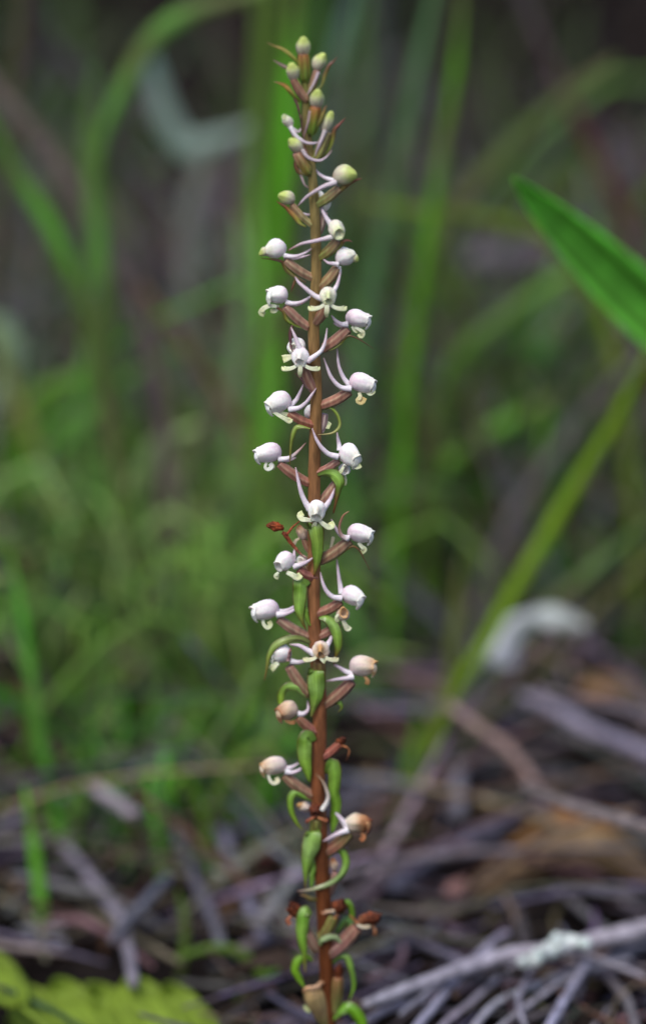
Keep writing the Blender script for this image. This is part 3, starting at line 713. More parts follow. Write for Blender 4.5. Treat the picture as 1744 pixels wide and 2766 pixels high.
def ovary(parent, a, b, r, cols=None, bend=4):
    (x0, y0, d0), (x1, y1, d1) = a, b
    mid = ((x0 + x1) / 2, (y0 + y1) / 2 + bend, (d0 + d1) / 2)
    dx, dy = b[0] - a[0], b[1] - a[1]; ln = max(1.0, math.hypot(dx, dy)); e = (b[0] + dx / ln * 9, b[1] + dy / ln * 5, b[2] * .5)
    P = [W(*a), W(*mid), W(*b), W(*e)]; s = px(P[0])
    m = MB(); tube(m, P, [r * .8 * s, r * .98 * s, r * 1.0 * s, r * .93 * s, r * .82 * s, r * .66 * s], cols or OVC, seg=24, n=22, ribs=6, ribamp=.09, ribcol=.38)
    m.build('ovary', M_STEM, parent)
YG = [(.72, .74, .58), (.74, .76, .50), (.66, .70, .34)]
def petal(parent, pts, w=13, cols=None, widths=(.55, .7, .85, 1.05, .9), cup=-.35, name='petal', twist=(0.,)):
    P = [W(*p) for p in pts]; s = px(P[0]); m = MB()
    ribbon(m, P, [w * s * k for k in widths], cols or YG, n=16, cup=cup, thick=.00022, twist=twist)
    m.build(name, M_DRY if (cols and cols[0][1] < .25) else M_PETAL, parent)
BGREEN = (.20, .40, .055); BTIP = (.17, .045, .02)
def bract(pts, w, widths=None, cols=None, edge=None, cup=.06, twist=(0.,), label=None, thick=.00016):
    rg = random.Random(int(pts[0][1] * 3 + pts[0][0])); lat = min(1.0, (max(p[0] for p in pts) - min(p[0] for p in pts)) / 45.0); sg = rg.choice((-1, 1))
    bt = [sg * v * (.25 + lat) + rg.uniform(-.2, .2) for v in (.75, .55, .05, -.35, -.15, .6)]
    if cols and cols[0][1] > cols[0][0] * 1.3: cols = [(c[0] * 1.4, c[1] * 1.22, c[2] * 1.3) for c in cols]
    P = [W(*p) for p in pts]; s = px(P[0]) * .95; m = MB()
    ribbon(m, P, [w * s * k for k in (widths or (.45, .85, 1.0, .95, .7, .32, .06))],
           cols or [(.14, .25, .04), (.22, .38, .06), (.33, .52, .13), (.28, .48, .08), (.22, .36, .05), (.20, .15, .03), BTIP], n=34, across=13, cup=cup, thick=thick, twist=bt,  # paler band near the fold is highlight put into the colour
           edge=edge or (.13, .055, .02), mid=.62, wavy=.06, vee=.22)  # centre line lightened as a painted highlight, inside the brown margin
    o = m.build('bract', M_BRACT, orchid, loc=P[0])
    if label: o['label'] = label
    return o
THINB = [(.16, .28, .04), (.17, .25, .04), (.16, .12, .04), (.13, .05, .025), (.10, .03, .02)]
REDB = [(.17, .16, .04), (.18, .10, .04), (.17, .06, .035), (.15, .05, .035)]
DP = [(.26, .17, .17), (.20, .10, .10), (.14, .05, .05)]

def lobes(parent, c, R, f=(0, .15, 1), cols=None, sc=1.0, side=(1, 1), mid=True, drop=1.0):
    x, y, d = c
    for sg, k in ((-1, side[0]), (1, side[1])):
        if not k: continue
        petal(parent, [(x + sg * .25 * R, y + .80 * R, d + .35 * R), (x + sg * .85 * R * sc, y + (1.12 + .1 * k) * R * drop, d + .55 * R), (x + sg * 1.45 * R * sc, y + 1.38 * R * drop, d + .45 * R),
                       (x + sg * 1.95 * R * sc, y + (1.45 - .1 * k) * R * drop, d + .15 * R), (x + sg * 1.98 * R * sc, y + 1.25 * R * drop, d - .1 * R)], R * .62, cols)
    if mid:
        petal(parent, [(x, y + .75 * R, d + .35 * R), (x - 1, y + 1.3 * R, d + .65 * R), (x - 2, y + 1.9 * R * drop, d + .6 * R), (x - 2, y + 2.35 * R * drop, d + .25 * R)], R * .6, cols, widths=(.6, .9, 1, .8, .4))

# ---- the buds at the top
f = FL(819, 200, 6, 'flower_bud', 'topmost bud at the tip of the spike')
hood(f.e, (819, 126, 8), (0, -1, .25), 56, 21, 'bud', True); ovary(f.e, (819, 146, 8), (822, 206, 4), 17, [(.28, .12, .04), (.16, .22, .04), (.13, .2, .03)], 0)
bract([(812, 176, 6), (802, 166, 10), (782, 146, 14), (762, 132, 16), (740, 124, 14), (721, 115, 10)], 11, cols=[(.2, .3, .05), (.3, .34, .07), (.3, .28, .07), (.2, .12, .04)])
f = FL(838, 245, 4, 'flower_bud')
hood(f.e, (863, 168, 6), (.35, -1, .2), 54, 20, 'bud', True); ovary(f.e, (856, 190, 6), (836, 246, 2), 11, [(.3, .17, .13), (.22, .17, .08), (.13, .2, .04)])
spur(f.e, [(860, 195, 16), (850, 220, 16), (836, 246, 12), (826, 262, 8)], 5, [(.5, .42, .45), LIL, (.3, .2, .2)])
bract([(846, 246, 4), (866, 232, 8), (876, 204, 8), (888, 178, 8), (900, 166, 6), (911, 153, 4)], 12, cols=[(.12, .2, .04), (.18, .2, .05), (.22, .1, .07), (.2, .07, .06)])
f = FL(826, 264, 8, 'flower_bud')
hood(f.e, (791, 194, 14), (-.12, -1, .35), 54, 20.5, 'bud', True); ovary(f.e, (792, 214, 12), (824, 266, 6), 12, [(.3, .15, .1), (.3, .18, .13), (.22, .16, .07)])
bract([(800, 205, -6), (782, 188, -8), (764, 178, -6), (750, 170, -2), (737, 162, 0)], 12, cols=[(.3, .2, .16), (.4, .3, .26), (.38, .24, .2)])
bract([(812, 276, 14), (797, 264, 18), (782, 244, 18), (770, 232, 16), (755, 225, 14), (740, 221, 10)], 14, cols=[(.13, .2, .03), (.15, .2, .03), (.3, .2, .04), (.28, .12, .04), (.2, .07, .04)])
f = FL(842, 350, 16, 'flower_bud')
hood(f.e, (856, 268, 22), (.05, -1, .35), 58, 21.5, 'bud', True); ovary(f.e, (853, 288, 20), (841, 350, 12), 17, [(.3, .12, .04), (.14, .22, .03), (.12, .2, .03)], 0)
bract([(846, 352, 22), (862, 332, 24), (872, 306, 22), (877, 292, 20), (882, 285, 18)], 12, cols=[(.13, .2, .03), (.22, .2, .05), (.3, .12, .08)])
spur(f.e, [(838, 300, 26), (832, 330, 28), (824, 356, 26), (818, 380, 18)], 4.4, [(.42, .33, .34), (.34, .24, .25), (.2, .1, .1)])
f = FL(850, 425, 0, 'flower_bud')
hood(f.e, (884, 330, 2), (.25, -1, .1), 62, 20, 'bud', True); ovary(f.e, (884, 356, 2), (852, 426, 0), 14, [(.3, .24, .12), (.25, .26, .08), (.17, .2, .05)])
spur(f.e, [(878, 352, 16), (868, 378, 18), (856, 404, 14), (850, 426, 10)], 6, [(.56, .5, .5), LIL, (.4, .3, .3)])
bract([(866, 430, -4), (888, 400, 0), (898, 372, 2), (904, 350, 4), (918, 334, 4), (934, 318, 2)], 15, cols=[(.13, .2, .03), (.17, .22, .04), (.25, .1, .07), (.25, .08, .07)])
f = FL(826, 385, 14, 'flower_bud', 'small pale bud left of the upper stem with long grey spurs')
hood(f.e, (776, 328, 12), (-.5, -.8, .45), 40, 15, 'cream', False); spur(f.e, [(784, 342, 18), (800, 368, 24), (825, 385, 24), (848, 387, 22), (866, 382, 12)], 6)
spur(f.e, [(788, 346, 6), (806, 356, 4), (812, 346, -4)], 5); ovary(f.e, (786, 346, 10), (826, 410, 6), 8)
f = FL(828, 455, 18, 'flower_bud')
hood(f.e, (797, 393, 20), (-.55, -.9, .35), 50, 20, 'bud', True); ovary(f.e, (801, 412, 18), (828, 460, 12), 16, [(.4, .24, .16), (.24, .2, .05), (.12, .19, .03)], 0)
spur(f.e, [(816, 404, 26), (828, 422, 30), (846, 432, 28), (866, 433, 24), (883, 422, 18), (896, 406, 12)], 5, [(.5, .42, .43), LIL, LIL, (.36, .24, .22)])
bract([(826, 470, 20), (810, 466, 22), (800, 452, 22), (797, 440, 20), (797, 430, 18)], 12, cols=REDB)
# strands down the stem
f = FL(812, 300, 6, 'flower_bud', 'withering bud remnant with dark strands along the upper stem')
spur(f.e, [(797, 266, 12), (806, 290, 16), (815, 330, 20), (816, 372, 18)], 4, [(.14, .06, .06), (.12, .05, .05), (.12, .05, .05)])
spur(f.e, [(806, 440, 14), (812, 470, 18), (822, 498, 16), (834, 508, 10)], 5, [(.4, .3, .28), (.5, .4, .4), (.3, .2, .18)])
# ---- first pale buds
f = FL(860, 548, 0, 'flower_bud')
hood(f.e, (931, 475, 6), (.85, -.12, .3), 66, 28, 'bud', True, droop=.05); ovary(f.e, (916, 508, 2), (856, 551, 0), 13, [(.35, .24, .16), (.24, .26, .08), (.15, .2, .05)])
spur(f.e, [(908, 492, 20), (878, 502, 26), (852, 516, 26), (828, 532, 22), (814, 546, 16), (803, 558, 10)], 6.5, [(.6, .55, .57), LIL, (.5, .42, .46), LIL, (.14, .06, .06)])
spur(f.e, [(905, 488, 6), (880, 481, 4), (862, 470, -4), (852, 456, -10)], 6.5)
bract([(868, 556, -8), (898, 530, -4), (930, 504, 6), (948, 492, 12), (962, 486, 12), (977, 482, 10)], 15, cols=[(.15, .22, .04), (.2, .2, .06), (.2, .07, .04), (.2, .07, .05)])
f = FL(837, 602, 4, 'flower_bud')
hood(f.e, (774, 535, 8), (-.8, -.35, .4), 50, 20, 'bud', True, droop=.05); ovary(f.e, (788, 552, 6), (837, 604, 2), 10, [(.35, .22, .14), (.33, .3, .14), (.22, .22, .08)])
spur(f.e, [(796, 566, 4), (814, 577, 6), (837, 580, -6), (850, 570, -14)], 6)
bract([(826, 612, 6), (811, 602, 12), (797, 585, 14), (774, 562, 14), (758, 551, 12), (746, 543, 10)], 15, cols=[(.18, .25, .04), (.26, .3, .05), (.3, .17, .05), (.18, .06, .03), (.14, .04, .03)])
f = FL(868, 600, -20, 'flower_bud', 'pale bud half hidden behind the stem')
hood(f.e, (880, 552, -22), (.3, -1, -.3), 46, 15, 'cream', True); hood(f.e, (864, 528, -24), (-.2, -1, -.4), 30, 12, 'white', True)
ovary(f.e, (876, 572, -22), (862, 625, -12), 11, [(.4, .3, .26)])
f = FL(866, 692, 4, 'flower_bud', 'round cream bud facing right with an open ring mouth')
hood(f.e, (909, 622, 20), (.35, .05, 1), 46, 24, 'cream', mouth=.52, crest=.05); spur(f.e, [(893, 606, 8), (882, 590, 8), (872, 572, 2), (866, 556, -6)], 7.5)
spur(f.e, [(898, 640, 24), (872, 646, 28), (846, 652, 30), (816, 658, 26), (796, 667, 20), (778, 677, 12)], 6.5, [(.7, .66, .66), LIL, LIL, (.5, .38, .38), (.25, .1, .08)])
ovary(f.e, (912, 650, 8), (864, 694, 0), 13, [(.34, .22, .14), (.22, .22, .06), (.17, .2, .05)])
bract([(872, 700, 2), (898, 684, 4), (918, 664, 8), (926, 652, 10), (938, 649, 8), (951, 653, 4)], 14, cols=[(.15, .24, .03), (.16, .24, .04), (.26, .10, .05), (.24, .1, .08)])
# ---- opening flowers
f = FL(838, 748, 2)
hood(f.e, (744, 674, 4), (-1, .12, .25), 60, 27, 'white', True, droop=.1); hood(f.e, (713, 681, 8), (-1, .35, .2), 30, 13, 'bud', True, name='green_tip')
spur(f.e, [(767, 690, 10), (785, 693, 14), (805, 691, 18), (826, 682, 20), (842, 671, 18)], 6.5); spur(f.e, [(769, 694, -4), (800, 698, -10), (838, 688, -20)], 6)
ovary(f.e, (771, 702, 4), (838, 748, 0), 13, [(.32, .22, .15), (.3, .2, .13), (.24, .16, .08)])
bract([(826, 762, 2), (797, 746, 8), (774, 728, 10), (762, 708, 10), (736, 701, 10), (707, 698, 8)], 13, cols=[(.2, .14, .06), (.17, .16, .04), (.16, .06, .03), (.13, .03, .02)], cup=.6)
bract([(800, 748, 6), (796, 760, 8), (790, 776, 8), (785, 790, 6)], 8, cols=REDB)
f = FL(870, 772, 0)
hood(f.e, (933, 694, 0), (.8, -.35, .15), 56, 26.5, 'white', True, droop=.08); hood(f.e, (959, 698, 2), (1, .3, .2), 20, 11, 'bud', True, name='green_tip')
spur(f.e, [(912, 714, 14), (900, 712, 18), (886, 710, 20), (873, 700, 16)], 6.5); spur(f.e, [(915, 720, 4), (918, 740, 2), (908, 764, -2)], 5.5)
ovary(f.e, (912, 722, 0), (868, 772, 0), 14, [(.3, .2, .12), (.26, .19, .09), (.27, .15, .09)])
f = FL(862, 850, 20)
hood(f.e, (886, 802, 36), (.03, .18, 1), 44, 24, 'cream', mouth=.3, crest=.25); lobes(f.e, (884, 802, 36), 23)
spur(f.e, [(868, 806, 34), (852, 800, 34), (826, 780, 30), (806, 762, 22), (797, 748, 14)], 8); spur(f.e, [(898, 790, 30), (908, 774, 26), (915, 754, 18), (918, 738, 12)], 7)
ovary(f.e, (884, 820, 18), (856, 866, 10), 14)
f = FL(826, 880, 2)
hood(f.e, (748, 799, 6), (-.85, -.15, .3), 56, 27, 'white', mouth=.42); petal(f.e, [(748, 828, 12), (730, 826, 16), (714, 832, 18), (705, 844, 16), (714, 850, 12)], 15)
petal(f.e, [(752, 824, 4), (744, 840, 6), (730, 838, 8)], 12)
spur(f.e, [(772, 816, 6), (790, 820, 10), (814, 816, 12), (836, 803, 6), (850, 790, -6)], 7); spur(f.e, [(772, 818, -6), (800, 824, -14), (830, 812, -22)], 6)
ovary(f.e, (770, 827, 4), (828, 881, 0), 13.5, [(.36, .22, .17), (.33, .2, .15), (.3, .15, .1)])
bract([(830, 888, 6), (797, 880, 10), (774, 864, 12), (766, 842, 12), (745, 830, 10), (722, 820, 8)], 12, cols=[(.2, .3, .05), (.2, .32, .05), (.15, .16, .03), (.14, .05, .03), (.12, .03, .02)], cup=.7)
bract([(790, 878, 10), (786, 892, 14), (784, 908, 16), (786, 936, 18), (792, 955, 20)], 11, cols=[(.12, .05, .04), (.16, .07, .08), (.2, .1, .12)])
f = FL(876, 938, 2)
hood(f.e, (966, 862, 2), (1, .06, .2), 66, 26, 'lilac', mouth=.46); spur(f.e, [(938, 876, 10), (922, 876, 14), (906, 866, 16), (894, 851, 12)], 8); spur(f.e, [(940, 878, -6), (918, 880, -10), (900, 872, -12)], 7)
petal(f.e, [(958, 884, 8), (970, 890, 12), (980, 898, 12), (976, 908, 8), (968, 902, 4)], 13); petal(f.e, [(950, 882, 6), (958, 892, 6), (966, 894, 4)], 12)
ovary(f.e, (940, 888, 2), (878, 938, 0), 15, [(.35, .2, .15), (.33, .18, .13), (.3, .17, .12)])
bract([(870, 948, 4), (896, 942, 8), (918, 928, 10), (938, 908, 12), (960, 912, 12), (985, 926, 10), (1008, 942, 8)], 10, widths=(.8, 1, .9, .7, .4, .25, .08), cols=THINB, cup=.8)
# behind pair
f = FL(832, 985, -10, label='white flower half hidden behind another, left of the stem')
hood(f.e, (799, 938, -6), (-.3, -.3, .9), 46, 26, 'white', mouth=.3, crest=.1); petal(f.e, [(792, 962, 4), (778, 966, 8), (764, 970, 6)], 20, widths=(.5, .7, 1, 1.1)); ovary(f.e, (806, 960, -10), (842, 1000, -8), 12)
f = FL(838, 1060, 18)
hood(f.e, (811, 966, 30), (-.12, .25, 1), 46, 26, 'lilac', mouth=.4, crest=.2); lobes(f.e, (812, 966, 30), 22, sc=1.05)
spur(f.e, [(830, 976, 34), (850, 962, 36), (868, 946, 34), (878, 922, 28), (883, 886, 16)], 8, [(.66, .55, .62), WHT, WHT, LIL, (.5, .4, .42)]); spur(f.e, [(812, 948, 30), (804, 928, 30), (796, 908, 26), (786, 884, 16)], 8)
ovary(f.e, (820, 992, 18), (844, 1050, 8), 14, [(.32, .18, .14)])
bract([(846, 1054, 16), (830, 1046, 20), (818, 1028, 22), (806, 1016, 20), (796, 1008, 16)], 10, cols=DP)
f = FL(876, 1094, 2)
hood(f.e, (978, 1037, 4), (1, .10, .2), 70, 27, 'lilac', mouth=.48); spur(f.e, [(948, 1050, 16), (920, 1046, 20), (896, 1022, 20), (884, 995, 16), (874, 967, 10)], 7.5); spur(f.e, [(944, 1042, -2), (926, 1018, -2), (914, 985, -4), (910, 942, -8)], 7.5)
petal(f.e, [(970, 1060, 10), (972, 1072, 14), (966, 1082, 16), (976, 1086, 14), (984, 1074, 10)], 16, cols=[(.72, .7, .5), (.66, .55, .26), (.6, .44, .18)]); petal(f.e, [(990, 1060, 10), (1000, 1064, 14), (1010, 1054, 12)], 13)
ovary(f.e, (944, 1057, 2), (874, 1093, 0), 14.5, [(.34, .19, .14), (.32, .17, .12), (.28, .13, .09)])
bract([(870, 1104, 0), (886, 1101, 4), (900, 1106, 6), (914, 1128, 8), (916, 1152, 12), (896, 1170, 20), (858, 1174, 26)], 10, widths=(.8, .9, 1, 1, .9, .7, .2), cols=[(.18, .3, .04), (.2, .34, .05), (.2, .3, .05), (.24, .3, .08), (.3, .28, .1)], cup=.7)
f = FL(838, 1146, 4)
hood(f.e, (752, 1089, 6), (-1, .25, .3), 70, 28, 'white', mouth=.44); spur(f.e, [(780, 1106, 14), (806, 1102, 20), (826, 1088, 24), (842, 1066, 22), (854, 1048, 18)], 7.5); spur(f.e, [(783, 1098, -2), (800, 1080, -4), (812, 1056, -8), (820, 1036, -10)], 7)
petal(f.e, [(734, 1108, 16), (750, 1120, 20), (768, 1130, 20), (782, 1138, 16), (784, 1128, 12)], 14); petal(f.e, [(746, 1110, 8), (770, 1118, 8), (786, 1124, 4)], 12)
ovary(f.e, (780, 1114, 6), (840, 1146, 4), 13, [(.3, .15, .11), (.3, .12, .08), (.28, .10, .06)])
bract([(838, 1158, 18), (814, 1152, 20), (797, 1158, 20), (788, 1190, 20), (784, 1225, 18), (783, 1256, 14)], 15, cols=[(.2, .28, .06), (.22, .34, .07), (.19, .3, .05), (.19, .24, .05), (.2, .09, .03)])
f = FL(856, 1170, -24, label='white flower mostly hidden behind the stem')
hood(f.e, (842, 1116, -24), (-.2, -.2, -.9), 44, 22, 'white', True); petal(f.e, [(868, 1140, -18), (880, 1146, -16), (892, 1152, -14)], 20, widths=(.7, .9, 1.05, .8)); ovary(f.e, (876, 1118, -16), (866, 1160, -14), 12, [(.45, .33, .33)])
f = FL(826, 1304, 2)
hood(f.e, (724, 1226, 6), (-1, .08, .25), 72, 26.5, 'lilac', mouth=.46); spur(f.e, [(752, 1240, 8), (768, 1240, 10), (786, 1234, 10), (806, 1218, 4), (826, 1196, -6)], 8, [WHT, WHT, (.5, .38, .36), (.25, .14, .1)]); spur(f.e, [(752, 1243, -4), (776, 1244, -8), (800, 1236, -14)], 7)
petal(f.e, [(720, 1250, 12), (716, 1262, 16), (724, 1268, 16), (734, 1260, 12), (728, 1252, 10)], 12, YG[:1] + [(.8, .8, .72)]); petal(f.e, [(732, 1248, 6), (738, 1258, 4), (736, 1268, 0)], 10)
ovary(f.e, (754, 1252, 4), (828, 1302, 0), 14, [(.3, .16, .12), (.3, .15, .11), (.28, .1, .06)])
f = FL(858, 1274, 10)
hood(f.e, (944, 1232, 12), (.75, .28, .6), 62, 28, 'white', mouth=.42); spur(f.e, [(912, 1234, 22), (886, 1226, 28), (866, 1206, 30), (852, 1182, 26), (843, 1157, 20)], 8); spur(f.e, [(917, 1216, 6), (915, 1200, 2), (912, 1184, -2), (910, 1168, -6)], 7.5)
petal(f.e, [(948, 1256, 20), (962, 1262, 24), (974, 1256, 22)], 14); petal(f.e, [(930, 1256, 18), (924, 1268, 20), (918, 1278, 18)], 10)
ovary(f.e, (914, 1244, 10), (858, 1276, 6), 11, [(.34, .2, .17), (.28, .13, .1), (.3, .14, .12)])
bract([(858, 1284, 14), (882, 1279, 20), (904, 1284, 24), (918, 1304, 26), (914, 1326, 24), (908, 1350, 22), (900, 1386, 18)], 34, widths=(.4, .8, 1, .95, .6, .3, .12), cols=[(.17, .32, .05), (.2, .38, .07), (.2, .4, .06), (.18, .34, .05), (.15, .1, .03), (.12, .05, .02)])
f = FL(880, 1345, -16, label='small pinkish white flower peeping out below another, right of the stem')
hood(f.e, (930, 1270, -6), (.05, -.25, 1), 40, 18, 'lilac', mouth=.5, crest=.3); petal(f.e, [(932, 1284, -4), (933, 1298, -4), (930, 1310, -6)], 9); ovary(f.e, (914, 1300, -12), (868, 1356, -10), 15, [(.36, .22, .16)])
f = FL(858, 1440, 16)
hood(f.e, (855, 1381, 34), (-.08, .4, 1), 46, 26, 'white', mouth=.44, crest=.38); petal(f.e, [(842, 1406, 40), (828, 1404, 46), (816, 1402, 46), (810, 1392, 42), (818, 1386, 38)], 17)
petal(f.e, [(862, 1406, 40), (874, 1416, 44), (886, 1424, 42), (896, 1420, 36), (892, 1410, 32)], 17); petal(f.e, [(852, 1408, 38), (850, 1416, 36), (848, 1424, 30)], 14)
spur(f.e, [(836, 1376, 30), (822, 1352, 30), (811, 1323, 26), (804, 1292, 18), (798, 1262, 10)], 8.5); spur(f.e, [(872, 1376, 30), (886, 1358, 26), (896, 1340, 20), (904, 1318, 12)], 8.5)
ovary(f.e, (856, 1404, 20), (858, 1450, 8), 15)
bract([(850, 1436, 22), (849, 1418, 30), (852, 1432, 38), (857, 1462, 38), (857, 1492, 34), (855, 1518, 30), (847, 1556, 22)], 48, widths=(.8, 1, 1, .78, .7, .45, .06), cols=[(.13, .26, .05), (.18, .33, .06), (.2, .36, .06), (.2, .36, .055), (.18, .36, .05), (.15, .28, .04), BTIP])
# withered red-brown one
f = FL(840, 1510, 0, label='shrivelled red brown withered flower on a forked brown stalk')
hood(f.e, (743, 1423, 4), (-1, -.3, .2), 48, 13, 'red', True, rough=.5); spur(f.e, [(762, 1438, 4), (775, 1442, 6), (790, 1424, 4), (810, 1407, 0)], 5, [(.2, .045, .02), (.22, .05, .02), (.2, .05, .02)])
spur(f.e, [(768, 1440, 4), (782, 1462, 4), (799, 1482, 4), (816, 1500, 2), (840, 1512, 0)], 6, [(.18, .04, .02), (.2, .05, .02), (.25, .1, .07), (.5, .4, .4)])
f = FL(832, 1470, -10, label='small tan withered flower behind the stem')
hood(f.e, (814, 1440, -8), (-.4, -1, .2), 42, 13, 'tan', False, rough=.3); petal(f.e, [(808, 1454, -4), (798, 1462, -4), (792, 1474, -6)], 10, [(.5, .42, .3)]); ovary(f.e, (820, 1458, -10), (838, 1490, -8), 9)
f = FL(870, 1512, 2)
hood(f.e, (972, 1443, 4), (1, .08, .22), 68, 26, 'lilac', mouth=.46); spur(f.e, [(942, 1454, 14), (926, 1450, 16), (910, 1434, 16), (894, 1402, 10)], 8.5)
spur(f.e, [(938, 1456, 22), (922, 1446, 24), (916, 1424, 22), (926, 1394, 16), (942, 1381, 10)], 6, [WHT, (.4, .27, .25), (.22, .12, .09), (.25, .12, .07), (.35, .22, .12)])
petal(f.e, [(968, 1466, 8), (976, 1476, 10), (984, 1484, 8), (976, 1492, 4)], 14); ovary(f.e, (944, 1460, 2), (870, 1511, 0), 16, [(.29, .19, .13), (.28, .18, .11), (.26, .16, .1)])
bract([(866, 1524, 6), (890, 1516, 8), (912, 1502, 10), (946, 1477, 12), (966, 1482, 10), (982, 1508, 8), (998, 1540, 6)], 10, widths=(.9, 1, .9, .8, .5, .25, .1), cols=THINB, cup=.8)
petal(f.e, [(892, 1480, -4), (896, 1468, -4), (900, 1450, -6)], 9, [(.6, .55, .4)])
f = FL(844, 1556, 10)
hood(f.e, (768, 1518, 16), (-.7, .35, .7), 58, 28, 'lilac', mouth=.44); petal(f.e, [(774, 1546, 26), (788, 1552, 30), (802, 1560, 28), (812, 1552, 22)], 18); petal(f.e, [(752, 1546, 26), (744, 1556, 26), (752, 1560, 22)], 12)
spur(f.e, [(794, 1530, 16), (810, 1526, 22), (828, 1518, 26), (846, 1506, 24)], 8.5); spur(f.e, [(792, 1514, 8), (794, 1500, 8), (795, 1484, 4)], 7); ovary(f.e, (806, 1538, 12), (846, 1558, 8), 13, [(.25, .1, .08)])
f = FL(838, 1540, -14, label='bit of a white flower behind the stem, beside the open lilac one')
hood(f.e, (814, 1515, -10), (-.2, -.4, .8), 34, 16, 'white', mouth=.4); petal(f.e, [(818, 1526, -6), (822, 1538, -6)], 12); ovary(f.e, (818, 1524, -12), (842, 1552, -8), 8)
bract([(826, 1586, 18), (812, 1572, 24), (810, 1590, 30), (808, 1618, 30), (808, 1650, 28), (816, 1678, 24), (826, 1700, 18)], 44, widths=(.8, 1, .95, .92, .66, .25, .06), cols=[(.13, .28, .05), (.17, .32, .05), (.12, .27, .03), (.22, .42, .08), (.2, .4, .06), (.17, .2, .04), BTIP])
bract([(838, 1690, 16), (830, 1670, 20), (826, 1650, 20), (828, 1640, 18)], 16, widths=(.4, .9, 1, .5), cols=[(.15, .3, .04)])
f = FL(862, 1655, 8)
hood(f.e, (953, 1612, 10), (.8, .22, .55), 66, 29, 'lilac', mouth=.4); spur(f.e, [(922, 1616, 20), (898, 1612, 26), (880, 1594, 26), (870, 1570, 22), (865, 1545, 16)], 8); spur(f.e, [(922, 1602, 4), (918, 1580, 2), (914, 1552, -2), (909, 1510, -6)], 8)
ovary(f.e, (920, 1625, 8), (862, 1655, 4), 13.5, [(.3, .16, .12), (.26, .13, .09), (.28, .12, .1)])
f = FL(880, 1700, 2, label='small cream flower with brown mouth tucked under another, right of the stem')
hood(f.e, (926, 1661, 10), (.1, -.5, .8), 42, 20, 'aged', mouth=.44, crest=.25); petal(f.e, [(926, 1676, 18), (932, 1688, 20), (938, 1698, 18), (944, 1692, 14)], 16, [(.7, .68, .5), (.7, .7, .46)]); petal(f.e, [(914, 1660, 22), (908, 1668, 22), (912, 1680, 18)], 10); ovary(f.e, (914, 1684, 2), (866, 1716, 0), 13, [(.32, .17, .13)])
bract([(862, 1668, 16), (880, 1668, 22), (896, 1682, 26), (908, 1710, 28), (912, 1744, 26), (908, 1768, 22), (902, 1796, 16)], 33, widths=(.4, .85, 1, .95, .7, .35, .06))
f = FL(826, 1718, 2)
hood(f.e, (716, 1650, 6), (-1, .06, .25), 74, 27, 'lilac', mouth=.44); spur(f.e, [(748, 1660, 14), (766, 1659, 18), (790, 1650, 18), (812, 1632, 8)], 8.5); spur(f.e, [(750, 1652, 0), (770, 1650, 0), (792, 1640, -6), (812, 1622, -12)], 7)
petal(f.e, [(710, 1672, 12), (712, 1686, 16), (722, 1696, 16), (730, 1688, 12), (726, 1678, 10)], 13); ovary(f.e, (752, 1672, 4), (828, 1718, 0), 14.5, [(.3, .2, .15), (.3, .18, .13), (.27, .15, .1)])
f = FL(858, 1800, 18, label='flower facing forward with a browned mouth')
hood(f.e, (866, 1759, 36), (-.05, .1, 1), 44, 25, 'aged', mouth=.26, crest=.35, rough=.1); lobes(f.e, (866, 1752, 36), 22, sc=.95, mid=False, cols=[(.72, .72, .52), (.72, .70, .46), (.6, .56, .3)]); petal(f.e, [(866, 1778, 50), (872, 1784, 54), (878, 1788, 52)], 12)
spur(f.e, [(848, 1766, 34), (830, 1756, 34), (808, 1744, 28), (782, 1741, 16)], 9); spur(f.e, [(880, 1748, 30), (890, 1732, 24), (896, 1716, 16)], 9); ovary(f.e, (862, 1786, 20), (860, 1830, 10), 19, [(.2, .13, .05), (.14, .17, .04)])
f = FL(826, 1868, 0)
hood(f.e, (758, 1768, 0), (-.75, -.1, .2), 56, 27, 'white', mouth=.4); petal(f.e, [(752, 1790, 10), (742, 1798, 12), (732, 1808, 8)], 18, widths=(.5, .8, 1, 1)); spur(f.e, [(784, 1786, 6), (804, 1789, 8), (828, 1784, 4), (842, 1776, -6)], 8); spur(f.e, [(778, 1784, 14), (782, 1764, 18), (786, 1750, 16)], 6, DP)
ovary(f.e, (780, 1800, 0), (828, 1870, 0), 16, [(.33, .2, .15), (.3, .2, .13), (.27, .17, .1)])
bract([(836, 1738, 10), (812, 1726, 14), (780, 1727, 18), (744, 1742, 20), (726, 1772, 20), (719, 1812, 16), (714, 1838, 12)], 24, widths=(.7, .9, 1, .95, .6, .25, .08), cols=[(.15, .2, .06), (.18, .26, .07), (.22, .33, .09), (.2, .33, .06), (.2, .22, .05), (.2, .07, .03)])
f = FL(880, 1900, 0)
hood(f.e, (979, 1802, 4), (1, -.08, .2), 70, 27, 'aged', mouth=.42, crest=.1); spur(f.e, [(948, 1820, 6), (930, 1812, 8), (914, 1802, 6), (900, 1795, 2)], 8); spur(f.e, [(954, 1828, 18), (936, 1832, 22), (910, 1835, 24), (880, 1840, 20)], 8)
petal(f.e, [(984, 1826, 10), (992, 1838, 12), (990, 1848, 10)], 12, [(.5, .3, .14), (.4, .2, .08)]); ovary(f.e, (950, 1840, 4), (882, 1900, 0), 16.5, [(.3, .15, .12), (.25, .15, .1), (.26, .13, .09)])
bract([(854, 1832, 22), (853, 1812, 32), (853, 1828, 40), (855, 1860, 40), (854, 1885, 36), (846, 1914, 30), (840, 1936, 22)], 54, widths=(.75, .92, .98, .98, .72, .3, .08), cols=[(.13, .24, .04), (.15, .3, .04), (.17, .34, .05), (.22, .42, .09), (.2, .4, .06), (.2, .32, .06), (.2, .18, .05)])
